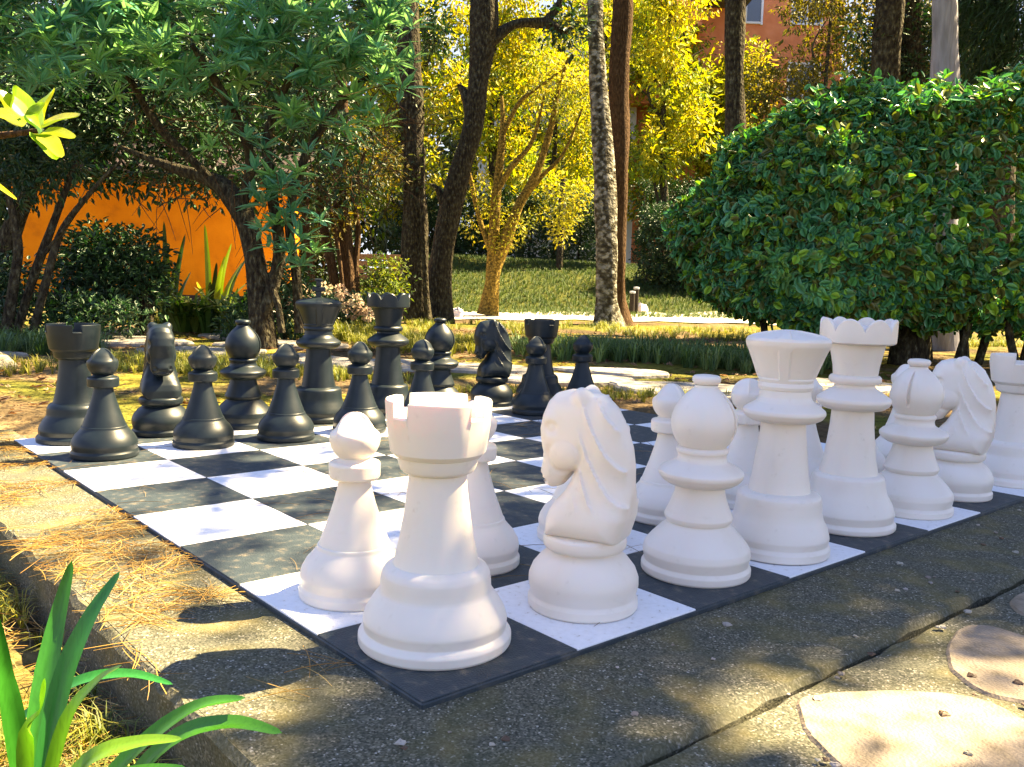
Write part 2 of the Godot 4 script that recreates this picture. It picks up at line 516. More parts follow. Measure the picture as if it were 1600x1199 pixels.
func crown(blobs: Array, n: int, lo: float, hi: float, gap := -0.2, shell := 0.5) -> Array:   # clumps spread through the volume of a crown
	var out := []
	var total := 0.0
	for b in blobs: total += b[1].x * b[1].y * b[1].z
	for b in blobs:
		var c: Vector3 = b[0]
		var r: Vector3 = b[1]
		var want := int(n * r.x * r.y * r.z / total) + 1
		var tries := 0
		while want > 0 and tries < 60000:
			tries += 1
			var p := ball_point()
			if p.length() < shell * rng.randf(): continue
			var q := c + p * r
			if wob.get_noise_3d(q.x * 55, q.y * 55, q.z * 55) < gap: continue
			out.append(Transform3D(turn_any().scaled(Vector3.ONE * rng.randf_range(lo, hi)), q))
			want -= 1
	return out

func tints(list: Array, n := 61) -> Array:           # base colours (linear), each a little different
	var out := []
	for k in n:
		var c: Color = list[rng.randi() % list.size()]
		var f := rng.randf_range(0.75, 1.2)
		out.append(Color(c.r * f, c.g * f * rng.randf_range(0.93, 1.07), c.b * f))
	return out

# ---------------------------------------------------------------- chess pieces
var shapes := {}

func V(list: Array) -> Array:          # [r, h, r, h ...] -> profile
	var out := []
	for k in range(0, list.size(), 2): out.append(Vector2(list[k], list[k + 1]))
	return out

func rook_head() -> ArrayMesh:
	var ang := []
	var low := []
	for q in 4:
		var c := TAU * q / 4
		var w := 0.17
		for k in 5:
			ang.append(c - w + 2 * w * k / 4.0)
			low.append(true)
		ang.append(c + w + 0.012)
		low.append(false)
		for k in 11:
			ang.append(lerpf(c + w + 0.03, c + TAU / 4 - w - 0.03, k / 10.0))
			low.append(false)
		ang.append(c + TAU / 4 - w - 0.012)
		low.append(false)
	return turned(ang, func(k, _a):
		var top := 0.432 if low[k] else 0.458
		return V([0.074, 0.352, 0.0795, 0.354, 0.088, 0.363, 0.0915, 0.385, 0.0955, 0.412, 0.0985, top - 0.004, 0.0965, top, 0.083, top, 0.081, top - 0.003, 0.078, 0.416, 0.0, 0.414]), 32)

func queen_crown() -> ArrayMesh:
	return turned(even(96), func(_k, a):
		var top := 0.562 + 0.034 * pow(absf(cos(a * 4.0)), 0.65)
		return V([0.07, 0.522, 0.096, 0.524, 0.1025, 0.529, 0.1035, 0.55, 0.1035, top - 0.004, 0.1, top, 0.09, top - 0.002, 0.086, 0.556, 0.06, 0.552, 0.04, 0.566, 0.018, 0.576, 0.0, 0.579]), 34)

func pawn_ball() -> ArrayMesh:
	return turned(even(64), func(_k, a):
		var out := []
		var flat := pow(absf(sin(a * 2.0)), 0.35)
		for q in 25:
			var p := -1.2 + q / 24.0 * (PI / 2 + 1.2)
			var r := cos(p) * 0.0535
			var h := 0.3395 + sin(p) * 0.0535
			var dent := smoothstep(0.1, 0.45, p) * smoothstep(PI / 2, 1.0, p) * flat
			out.append(Vector2(maxf(r - 0.0085 * dent, 0.0), h - 0.003 * dent))
		return out, 30)

func bishop_head() -> ArrayMesh:
	var base := rounded(V([0.05, 0.299, 0.062, 0.312, 0.069, 0.326, 0.0745, 0.34, 0.077, 0.355, 0.0755, 0.372, 0.07, 0.39, 0.061, 0.406, 0.047, 0.423, 0.033, 0.436, 0.027, 0.441, 0.0265, 0.447]))
	var ang := []
	for k in 64: ang.append(TAU * k / 64)
	ang.append_array([-0.075, -0.055, 0.055, 0.075])
	ang = ang.filter(func(a): return (absf(a) > 0.09 and absf(a - TAU) > 0.09) or absf(a) in [0.075, 0.055])
	ang.append(0.0)
	ang.sort()
	return turned(ang, func(_k, a):
		var out := []
		for p in base:
			var cut := 0.0095 if absf(a) < 0.06 and p.y > 0.335 and p.y < 0.43 else 0.0
			out.append(Vector2(p.x - cut, p.y))
		return out, 30)

func king_head() -> ArrayMesh:
	return turned(even(96), func(_k, a):
		var rib := 1.0 - smoothstep(0.93, 0.96, absf(cos(a * 2.0)))       # four broad ribs, sunk panels between them
		var dent := 0.0045 * rib
		return V([0.06, 0.416, 0.0665, 0.421, 0.069, 0.428, 0.068, 0.434, 0.0655, 0.438, 0.0685 , 0.446, 0.0715 - dent, 0.45, 0.084 - dent, 0.484, 0.096 - dent, 0.515, 0.1015, 0.526, 0.1045, 0.536, 0.1045, 0.543, 0.1, 0.551 - dent * 0.4, 0.085, 0.558 - dent * 0.8, 0.06, 0.564 - dent, 0.03, 0.569 - dent * 0.7, 0.012, 0.5705, 0.0, 0.571]), 26)

func king_cross() -> ArrayMesh:
	var t := PackedVector3Array()
	box(t, Vector3(0, 0.583, 0), Vector3(0.024, 0.034, 0.024), Basis(), 0.003)
	box(t, Vector3(0, 0.6075, 0), Vector3(0.06, 0.021, 0.026), Basis(), 0.003)
	box(t, Vector3(0, 0.632, 0), Vector3(0.022, 0.03, 0.0235), Basis(), 0.003)
	box(t, Vector3(0, 0.65, 0), Vector3(0.036, 0.012, 0.027), Basis(), 0.003)
	return creased(t, 20)

func smin(a: float, b: float, k: float) -> float:
	var h := maxf(k - absf(a - b), 0.0) / k
	return minf(a, b) - h * h * k * 0.25

func horse() -> ArrayMesh:                    # the knight's head and neck: one body, meshed from a distance field
	var side := PackedVector2Array([Vector2(0.072, 0.15), Vector2(0.072, 0.185), Vector2(0.066, 0.208), Vector2(0.054, 0.228), Vector2(0.039, 0.246), Vector2(0.027, 0.268), Vector2(0.021, 0.288), Vector2(0.028, 0.286), Vector2(0.042, 0.266), Vector2(0.054, 0.251), Vector2(0.07, 0.246), Vector2(0.086, 0.251), Vector2(0.097, 0.264), Vector2(0.1, 0.282), Vector2(0.094, 0.302), Vector2(0.092, 0.322), Vector2(0.098, 0.345), Vector2(0.102, 0.372), Vector2(0.097, 0.402), Vector2(0.086, 0.43), Vector2(0.07, 0.447), Vector2(0.04, 0.456), Vector2(0.0, 0.456), Vector2(-0.032, 0.449), Vector2(-0.062, 0.424), Vector2(-0.086, 0.385), Vector2(-0.1, 0.345), Vector2(-0.106, 0.304), Vector2(-0.106, 0.25), Vector2(-0.1, 0.2), Vector2(-0.084, 0.15)])
	var c := 0.0037
	var o := Vector3(-0.125, 0.138, -0.105)
	var nx := 67
	var ny := 93
	var nz := 58
	var d2 := PackedFloat32Array()
	d2.resize(nx * ny)
	for y in ny:
		for x in nx:
			var p := Vector2(o.x + x * c, o.y + y * c)
			var best := 9.0
			for k in side.size():
				var q := Geometry2D.get_closest_point_to_segment(p, side[k], side[(k + 1) % side.size()])
				best = minf(best, p.distance_squared_to(q))
			d2[y * nx + x] = sqrt(best) * (-1.0 if Geometry2D.is_point_in_polygon(p, side) else 1.0)
	var F := PackedFloat32Array()
	F.resize(nx * ny * nz)
	for z in nz:
		var pz := o.z + z * c
		for y in ny:
			var py := o.y + y * c
			for x in nx:
				var px := o.x + x * c
				var w := lerpf(0.082, 0.056, smoothstep(0.16, 0.3, py))
				w = lerpf(w, 0.047, smoothstep(0.3, 0.45, py))
				w -= 0.02 * smoothstep(-0.04, -0.11, px) * smoothstep(0.2, 0.27, py)     # the crest of the mane narrows
				if px > 0.02:
					w -= 0.012 * smoothstep(0.335, 0.25, py) * smoothstep(0.02, 0.06, px) * smoothstep(0.22, 0.25, py)
				var a := d2[y * nx + x]
				var b := absf(pz) - w
				var k := 0.05
				var hh := maxf(k - absf(a - b), 0.0) / k
				var d := maxf(a, b) + hh * hh * k * 0.25
				# ears, brow, cheek
				var ear := Vector3(px - 0.006, (py - 0.445) * 0.9, absf(pz) - 0.03).length() - 0.0175
				d = smin(d, ear, 0.012)
				var brow := Vector3(px - 0.068, py - 0.395, absf(pz) - 0.033).length() - 0.0145
				d = smin(d, brow, 0.014)
				var cheek := Vector3(px - 0.036, py - 0.325, absf(pz) - 0.026).length() - 0.026
				d = smin(d, cheek, 0.02)
				var mouth := Vector2(px - 0.1, (py - 0.268 - (px - 0.1) * 0.25) * 5.0).length() - 0.028
				d = maxf(d, -mouth) if mouth < 0 and d > -0.004 else d
				var az := absf(pz)
				d += 0.005 * smoothstep(0.02, 0.006, Vector3(px - 0.064, py - 0.378, az - 0.046).length())      # eye socket, eye, nostril, jaw line
				d = smin(d, Vector3(px - 0.063, py - 0.377, az - 0.039).length() - 0.0085, 0.004)
				d += 0.006 * smoothstep(0.011, 0.004, Vector3(px - 0.09, py - 0.279, az - 0.03).length())
				var jaw := absf(Vector2(px - 0.033, py - 0.322).length() - 0.036)
				d += 0.0035 * smoothstep(0.009, 0.002, jaw) * smoothstep(0.36, 0.33, py) * smoothstep(0.02, 0.03, az)
				# locks of the mane: curved ridges on the sides of the neck
				if px < 0.015:
					var ph := (py * 0.9 - px * 1.25 - 9.0 * (px + 0.05) * (px + 0.05)) / 0.062
					var saw := ph - floorf(ph)
					d -= 0.0085 * (saw * saw * saw - 0.3) * smoothstep(0.012, -0.02, px) * smoothstep(0.205, 0.245, py) * smoothstep(0.02, 0.035, absf(pz))
				F[(z * ny + y) * nx + x] = d
	# surface nets
	var index := {}
	var pts := PackedVector3Array()
	for z in nz - 1:
		for y in ny - 1:
			for x in nx - 1:
				var i0 := (z * ny + y) * nx + x
				var s0 := F[i0] < 0
				var mixed := false
				var vals := [F[i0], F[i0 + 1], F[i0 + nx], F[i0 + nx + 1], F[i0 + nx * ny], F[i0 + nx * ny + 1], F[i0 + nx * ny + nx], F[i0 + nx * ny + nx + 1]]
				for v in vals:
					if (v < 0) != s0: mixed = true
				if not mixed: continue
				var sum := Vector3.ZERO
				var n := 0
				for e in [[0, 1], [2, 3], [4, 5], [6, 7], [0, 2], [1, 3], [4, 6], [5, 7], [0, 4], [1, 5], [2, 6], [3, 7]]:
					var va: float = vals[e[0]]
					var vb: float = vals[e[1]]
					if (va < 0) == (vb < 0): continue
					var f := va / (va - vb)
					var A := Vector3(e[0] & 1, (e[0] >> 1) & 1, e[0] >> 2)
					var B := Vector3(e[1] & 1, (e[1] >> 1) & 1, e[1] >> 2)
					sum += A.lerp(B, f)
					n += 1
				index[i0] = pts.size()
				pts.append(o + (Vector3(x, y, z) + sum / n) * c)
	var st := begin()
	st.set_smooth_group(0)
	var step := [1, nx, nx * ny]
	for z in range(1, nz - 1):
		for y in range(1, ny - 1):
			for x in range(1, nx - 1):
				var i0 := (z * ny + y) * nx + x
				for ax in 3:
					var i1: int = i0 + step[ax]
					if (F[i0] < 0) == (F[i1] < 0): continue
					var u: int = step[(ax + 1) % 3]
					var w: int = step[(ax + 2) % 3]
					var ids := [i0, i0 - u, i0 - u - w, i0 - w]
					var ok := true
					for q in ids: ok = ok and index.has(q)
					if not ok: continue
					var a: Vector3 = pts[index[ids[0]]]
					var b: Vector3 = pts[index[ids[1]]]
					var cc: Vector3 = pts[index[ids[2]]]
					var d: Vector3 = pts[index[ids[3]]]
					var quad := [a, b, cc, a, cc, d] if F[i0] >= 0 else [a, cc, b, a, d, cc]
					for v in quad: st.add_vertex(v)
	st.generate_normals()
	return st.commit()

func build_shapes() -> void:
	shapes.rook = [
		["pedestal", lathe(V([0.141, 0.0, 0.144, 0.004, 0.144, 0.019, 0.139, 0.025, 0.133, 0.029, 0.1355, 0.047, 0.131, 0.062, 0.119, 0.083, 0.1075, 0.098, 0.104, 0.106, 0.1035, 0.118, 0.101, 0.134, 0.095, 0.144, 0.084, 0.151, 0.06, 0.155]))],
		["stem", lathe(V([0.084, 0.146, 0.0785, 0.157, 0.07, 0.195, 0.0625, 0.24, 0.0565, 0.285, 0.0535, 0.315, 0.0535, 0.332]))],
		["collar", lathe(V([0.045, 0.32, 0.058, 0.3215, 0.0685, 0.327, 0.0725, 0.339, 0.0755, 0.353, 0.05, 0.3555]))],
		["battlement", rook_head()]]
	shapes.pawn = [
		["pedestal", lathe(V([0.113, 0.0, 0.116, 0.004, 0.116, 0.019, 0.1125, 0.024, 0.111, 0.028, 0.1138, 0.046, 0.11, 0.062, 0.1, 0.08, 0.086, 0.095, 0.079, 0.104, 0.077, 0.1125, 0.06, 0.116]))],
		["stem", lathe(V([0.0755, 0.11, 0.0665, 0.135, 0.0555, 0.165, 0.0445, 0.2, 0.0365, 0.23, 0.032, 0.256]))],
		["collar", lathe(V([0.028, 0.251, 0.05, 0.2525, 0.0538, 0.257, 0.0545, 0.283, 0.0515, 0.2885, 0.04, 0.291, 0.03, 0.3]))],
		["head", pawn_ball()]]
	shapes.bishop = [
		["pedestal", lathe(V([0.126, 0.0, 0.129, 0.004, 0.129, 0.018, 0.125, 0.0235, 0.1225, 0.0275, 0.1268, 0.05, 0.123, 0.066, 0.108, 0.085, 0.09, 0.104, 0.0745, 0.118, 0.0715, 0.125, 0.05, 0.13]))],
		["stem", lathe(V([0.07, 0.118, 0.078, 0.127, 0.0805, 0.136, 0.0775, 0.142, 0.067, 0.168, 0.0585, 0.193, 0.056, 0.214]))],
		["collar", lathe(V([0.05, 0.208, 0.075, 0.2125, 0.091, 0.2225, 0.099, 0.234, 0.0995, 0.243, 0.09, 0.2525, 0.072, 0.2605, 0.059, 0.268, 0.056, 0.279, 0.057, 0.286, 0.0605, 0.29, 0.0605, 0.297, 0.055, 0.302, 0.045, 0.303]))],
		["head", bishop_head()],
		["finial", lathe(V([0.02, 0.4445, 0.028, 0.449, 0.033, 0.4555, 0.0332, 0.463, 0.0285, 0.4685, 0.015, 0.4705, 0.0, 0.471]))]]
	shapes.king = [
		["pedestal", lathe(V([0.131, 0.0, 0.134, 0.004, 0.134, 0.02, 0.1295, 0.026, 0.1275, 0.03, 0.1305, 0.046, 0.125, 0.068, 0.1135, 0.09, 0.108, 0.112, 0.107, 0.133, 0.104, 0.148, 0.097, 0.155, 0.082, 0.1595, 0.06, 0.1605]))],
		["stem", lathe(V([0.0795, 0.152, 0.0705, 0.2, 0.0632, 0.26, 0.0573, 0.31, 0.055, 0.343]))],
		["collar", lathe(V([0.048, 0.335, 0.078, 0.338, 0.095, 0.347, 0.103, 0.359, 0.1015, 0.3685, 0.09, 0.377, 0.0735, 0.3865, 0.0645, 0.4, 0.0625, 0.421]))],
		["head", king_head()]]
	shapes.queen = [
		["pedestal", lathe(V([0.134, 0.0, 0.137, 0.004, 0.137, 0.015, 0.1315, 0.021, 0.129, 0.025, 0.132, 0.046, 0.124, 0.07, 0.1095, 0.095, 0.103, 0.118, 0.1005, 0.132, 0.0975, 0.145, 0.09, 0.1525, 0.07, 0.1565]))],
		["stem", lathe(V([0.0815, 0.148, 0.0725, 0.19, 0.0655, 0.24, 0.06, 0.29, 0.057, 0.343]))],
		["collar", lathe(V([0.049, 0.335, 0.08, 0.339, 0.096, 0.349, 0.102, 0.361, 0.1, 0.3705, 0.087, 0.38, 0.075, 0.3885, 0.0565, 0.4, 0.0545, 0.409, 0.066, 0.412, 0.071, 0.419, 0.071, 0.428, 0.0665, 0.434, 0.05, 0.439]))],
		["cup", lathe(V([0.0605, 0.436, 0.063, 0.46, 0.069, 0.49, 0.0765, 0.5245]))],
		["coronet", queen_crown()]]
	shapes.knight = [
		["pedestal", lathe(V([0.113, 0.0, 0.116, 0.004, 0.116, 0.019, 0.112, 0.024, 0.1105, 0.028, 0.1158, 0.05, 0.1153, 0.066, 0.108, 0.085, 0.092, 0.105, 0.075, 0.118, 0.0715, 0.126]))],
		["collar", lathe(V([0.06, 0.121, 0.08, 0.1235, 0.0865, 0.13, 0.088, 0.14, 0.0865, 0.15, 0.081, 0.1555, 0.05, 0.157]))],
		["horse_head", horse()]]

func chessman(kind: String, colour: String, i: float, j: float, turn: float, label: String, tilt := 0.0) -> Node3D:
	var o := thing("%s_%s" % [colour, kind], label, "chess " + kind, board(i, j, 0.0005), "%s chess pieces on the board" % colour)
	for p in shapes[kind]: obj(p[0], p[1], M[colour + "_plastic"], o)
	if kind == "king" and colour == "black": obj("cross", king_cross(), M.black_plastic, o)
	o.rotation = Vector3(0, turn, tilt)
	return o

func set_board() -> void:
	var b := thing("chessboard", "giant black and white chequered chessboard of square tiles laid on the pavement", "chessboard")
	var tile := box_mesh(Vector3(S - 0.0016, 0.005, S - 0.0016), 0.0012)
	obj("base_mat", box_mesh(Vector3(8 * S + 0.004, 0.0115, 8 * S + 0.004), 0.002), M.black_tile_rubber, b, Transform3D(Basis(Vector3.UP, -ANG), board(4, 4, -0.0093)))
	var k := 0
	for i in 8:
		for j in 8:
			var p := board(i + 0.5, j + 0.5, -0.0025 + 0.0008 * wob.get_noise_2d(i * 331, j * 173))
			piece("tile", k, tile, M.black_tile_rubber if (i + j) % 2 == 0 else M.white_tile_paint, b, Transform3D(Basis(Vector3.UP, -ANG + 0.006 * wob.get_noise_2d(i * 97, j * 511)), p))
			k += 1
	build_shapes()
	var w := "white"
	chessman("rook", w, 0.56, 0.47, 0.876, "large white rook on the nearest dark corner tile, biggest piece in view")
	chessman("pawn", w, 1.44, 0.49, 0.96, "white pawn nearest the board's left edge, just behind the biggest rook")
	chessman("knight", w, 0.47, 1.5, PI - 0.45, "white knight facing left between the nearest rook and bishop")
	chessman("pawn", w, 1.5, 1.45, 0.7, "white pawn half hidden behind the right side of the nearest white rook")
	chessman("bishop", w, 0.47, 2.58, -0.6, "white bishop with round mitre between the near knight and white king", -0.01)
	chessman("pawn", w, 1.5, 2.5, 0.6, "white pawn hidden behind the near white knight, only its shoulder showing")
	chessman("king", w, 0.42, 3.46, 1.2, "white king with broad flat-topped head and no cross", -0.012)
	chessman("pawn", w, 1.52, 3.52, 0.5, "white pawn peeping out left of the near white bishop")
	chessman("queen", w, 0.5, 4.58, 0.2, "white queen with scalloped coronet right of the white king")
	chessman("pawn", w, 1.45, 4.5, 1.31, "white pawn between the near white bishop and the white king")
	chessman("pawn", w, 1.5, 5.5, 0.45, "white pawn seen between the white king and white queen")
	chessman("bishop", w, 0.43, 5.52, -2.29, "white bishop with a front slit right of the white queen")
	chessman("pawn", w, 1.5, 6.5, 0.4, "white pawn behind the white queen's collar, mostly hidden")
	chessman("knight", w, 0.46, 6.5, PI - 0.65, "white knight beside the rook at the right end of the row")
	chessman("pawn", w, 1.5, 7.5, 0.4, "white pawn hidden behind the white bishop near the row's right end")
	chessman("rook", w, 0.4, 7.66, 1.06, "white rook at the right edge of the photograph")
	var d := "black"
	chessman("rook", d, 7.62, 0.55, 0.6, "black rook on the far left corner of the board")
	chessman("pawn", d, 6.54, 0.54, 1.2, "black pawn in front of the left corner rook, nearest black pawn")
	chessman("knight", d, 7.55, 1.48, -1.1, "black knight facing the viewer beside the left corner rook")
	chessman("pawn", d, 6.57, 1.6, 1.11, "black pawn standing between the black knight and the left bishop")
	chessman("bishop", d, 7.58, 2.52, -0.1, "black bishop with a smooth round head left of the black king")
	chessman("pawn", d, 6.47, 2.55, 1.03, "black pawn between the left black bishop and the black king")
	chessman("king", d, 7.5, 3.53, 0.25, "black king topped by a cross, tallest dark piece")
	chessman("pawn", d, 6.45, 3.53, 0.9, "black pawn between the black king and the black queen")
	chessman("queen", d, 7.45, 4.58, 0.2, "black queen with pointed coronet right of the black king")
	chessman("pawn", d, 6.5, 4.5, 0.6, "black pawn in front of the right black bishop")
	chessman("bishop", d, 7.5, 5.5, -0.3, "black bishop right of the black queen, above the near white rook")
	chessman("knight", d, 7.5, 6.5, PI + 0.3, "black knight right of the right-hand black bishop")
	chessman("pawn", d, 6.5, 6.5, 0.76, "black pawn in front of the right end black rook")
	chessman("rook", d, 7.5, 7.5, 0.6, "black rook at the right end of the black row")
	chessman("pawn", d, 6.5, 7.45, 0.7, "last black pawn at the right end of the black pawn row")

# ---------------------------------------------------------------- ground, slabs, stones
func ragged(corners: Array, amount: float, step := 0.05) -> PackedVector2Array:
	var out := PackedVector2Array()
	for k in corners.size():
		var a: Vector2 = corners[k]
		var b: Vector2 = corners[(k + 1) % corners.size()]
		var n := maxi(1, int(a.distance_to(b) / step))
		var side := (b - a).normalized().orthogonal()
		for s in n:
			var p := a.lerp(b, float(s) / n)
			out.append(p + side * amount * wob.get_noise_2d(p.x * 900, p.y * 900))
	return out

func flat(i: float, j: float) -> Vector2:
	var p := board(i, j)
	return Vector2(p.x, p.z)

func set_ground() -> void:
	var st := begin()
	var xs := []
	var zs := []
	var x := -150.0
	while x < 150.0:
		xs.append(x)
		x += 0.1 if absf(x) < 4.0 else (0.35 if absf(x) < 14.0 else (2.0 if absf(x) < 30.0 else 20.0))
	xs.append(150.0)
	var z := 20.0
	while z > -300.0:
		zs.append(z)
		z -= 4.0 if z > 1.9 else (0.1 if z > -7.0 else (0.35 if z > -32.0 else (3.0 if z > -60.0 else 40.0)))
	zs.append(-300.0)
	var cols := []
	for zz in zs:
		for xx in xs:
			var n := wob.get_noise_2d(xx * 70, zz * 70) + 0.5 * wob.get_noise_2d(xx * 300, zz * 300)
			var soil := Color(0.1, 0.075, 0.045).lerp(Color(0.24, 0.18, 0.1), clampf(n + 0.5, 0, 1))
			var moss := Color(0.11, 0.13, 0.02).lerp(Color(0.24, 0.22, 0.025), clampf(n + 0.5, 0, 1))
			var b := ij(Vector3(xx, 0, zz))
			var g := smoothstep(-0.12, 0.15, wob.get_noise_2d(xx * 45 + 300, zz * 45)) * 0.85
			g = maxf(g, smoothstep(18.0, 19.5, -zz))
			g = maxf(g, smoothstep(-0.85, -1.2, b.y) * 0.35)
			var turf := Color(0.05, 0.07, 0.015).lerp(Color(0.09, 0.1, 0.02), clampf(n + 0.5, 0, 1))
			cols.append(soil.lerp(moss.lerp(turf, smoothstep(18.5, 20.5, -zz)), g))
	var pt := func(a: int, b: int) -> void:
		st.set_color(cols[b * xs.size() + a])
		st.add_vertex(Vector3(xs[a], height(xs[a], zs[b]), zs[b]))
	for b in zs.size() - 1:
		for a in xs.size() - 1:
			for q in [[a, b], [a, b + 1], [a + 1, b], [a + 1, b], [a, b + 1], [a + 1, b + 1]]: pt.call(q[0], q[1])
	st.generate_normals()
	struct("ground", st.commit(), M.garden_soil)
	# concrete: a border slab round the board and rougher concrete beyond the near joint
	var pav := Node3D.new()
	pav.name = "pavement"
	add_child(pav)
	tag(pav, "", "", "", "structure")
	var con: Material = M.exposed_aggregate
	piece("paving_slab", 0, slab(ragged([flat(-0.9, -0.86), flat(-0.9, 9.6), flat(0.2, 9.6), flat(0.2, 0.2), flat(9.0, 0.2), flat(9.0, -0.86)], 0.012), -0.0135, 0.2, 0.012, 0.003), con, pav, Transform3D())
	piece("paving_slab", 1, slab(ragged([flat(-0.93, -0.9), flat(-9, -0.9), flat(-9, 12.0), flat(-0.93, 12.0)], 0.012), -0.018, 0.2, 0.012, 0.005), con, pav, Transform3D())
	# three tan flagstones let into the concrete
	var stones := [
		["large tan flagstone with a rounded end, nearest the viewer", [Vector2(1246, 1092), Vector2(1275, 1080), Vector2(1340, 1075), Vector2(1440, 1075), Vector2(1530, 1086), Vector2(1600, 1118), Vector2(1680, 1180), Vector2(1640, 1300), Vector2(1480, 1330), Vector2(1350, 1240), Vector2(1300, 1180), Vector2(1262, 1140)]],
		["tan flagstone with a chipped left edge, middle of the three", [Vector2(1482, 1003), Vector2(1500, 977), Vector2(1545, 973), Vector2(1600, 988), Vector2(1690, 1010), Vector2(1720, 1060), Vector2(1660, 1095), Vector2(1590, 1090), Vector2(1530, 1074), Vector2(1490, 1045), Vector2(1481, 1025)]],
		["small tan flagstone cut by the right edge, farthest of the three", [Vector2(1579, 938), Vector2(1605, 920), Vector2(1680, 915), Vector2(1750, 950), Vector2(1700, 985), Vector2(1620, 965)]]]
	for s in stones:
		var poly := PackedVector2Array()
		for q in s[1]:
			var p := on_ground(q.x, q.y, -0.008)
			poly.append(Vector2(p.x, p.z))
		var rough := PackedVector2Array()
		for k in poly.size():
			for e in 6:
				var p := poly[k].cubic_interpolate(poly[(k + 1) % poly.size()], poly[k - 1], poly[(k + 2) % poly.size()], e / 6.0)
				rough.append(p + Vector2(wob.get_noise_2d(p.x * 1500, p.y * 1500), wob.get_noise_2d(p.y * 1500, p.x * 1500)) * 0.003)
		tag(obj("flagstone", slab(rough, -0.0125, 0.06, 0.005, 0.003), M.tan_flagstone), s[0], "flagstone", "tan flagstones in the concrete")
	# path stones behind the board
	var spots := [[-5.6, -9.6, 0.6], [-4.6, -9.9, 0.5], [-3.7, -8.9, 0.55], [-2.75, -7.9, 0.45], [-3.0, -10.2, 0.5], [-2.3, -8.9, 0.5], [-1.75, -7.7, 0.42], [-1.1, -7.3, 0.5], [-0.3, -7.1, 0.42], [0.36, -6.6, 0.44], [0.85, -7.3, 0.42], [1.15, -6.25, 0.42], [1.75, -5.75, 0.42], [2.3, -6.6, 0.5], [-4.4, -7.0, 0.5]]
	var words := ["far left, under the dark shrub", "behind the dark shrub's right foot", "left of the black knight's head", "right of the black knight", "below the strap-leaved clump", "behind the left black bishop", "between the left bishop and black king", "bright, between black king and queen", "right of the black queen", "behind the right black rook", "far side, behind the last black pawn", "long, left of the near white bishop's top", "behind the white pawns by the king", "under the grassy bed at right", "left edge, behind the corner rook"]
	for k in spots.size():
		var q: Array = spots[k]
		var c := Vector2(q[0], q[1])
		var out := PackedVector2Array()
		for e in 22:
			var a := TAU * e / 22
			var r: float = q[2] * (1.0 + 0.5 * wob.get_noise_2d(cos(a) * 60 + k * 777, sin(a) * 60))
			out.append(c + Vector2(cos(a) * r * 1.1, sin(a) * r * 0.75))
		tag(obj("path_stone", slab(out, height(q[0], q[1]) + 0.035, 0.1, 0.015, 0.012), M.grey_path_stone), "flat grey path stone " + words[k], "path stone", "flat stones of the garden path")
	# the sunlit sandy path at the back
	var band := PackedVector2Array()
	for k in 31: band.append(Vector2(-4.5 + k * 0.4, -14.4 + 0.9 * wob.get_noise_2d(k * 30, 5) - 0.12 * k))
	for k in 31: band.append(Vector2(7.5 - k * 0.4, -22.2 + 0.1 * k + 0.9 * wob.get_noise_2d(k * 30, 95)))
	var grid := begin()
	for k in 30:
		for e in 6:
			var q := []
			for d in [[0, 0], [0, 1], [1, 0], [1, 1]]:
				var p: Vector2 = band[k + d[0]].lerp(band[61 - k - d[0]], (e + d[1]) / 6.0 * 0.75)
				q.append(Vector3(p.x, height(p.x, p.y) + 0.02, p.y))
			for d in [0, 1, 2, 2, 1, 3]: grid.add_vertex(q[d])
	grid.generate_normals()
	struct("sandy_path", grid.commit(), M.sandy_path)

func needle(length: float) -> ArrayMesh:
	var t := PackedVector3Array()
	var p := []
	for k in 5:
		var f := k / 4.0
		p.append(Vector3((f - 0.5) * length, 0.0015 + 0.003 * sin(f * PI), 0.16 * length * f * f))
	tube(t, p, [0.0007, 0.0008, 0.0008, 0.0007, 0.0004], 3)
	return creased(t, 90)

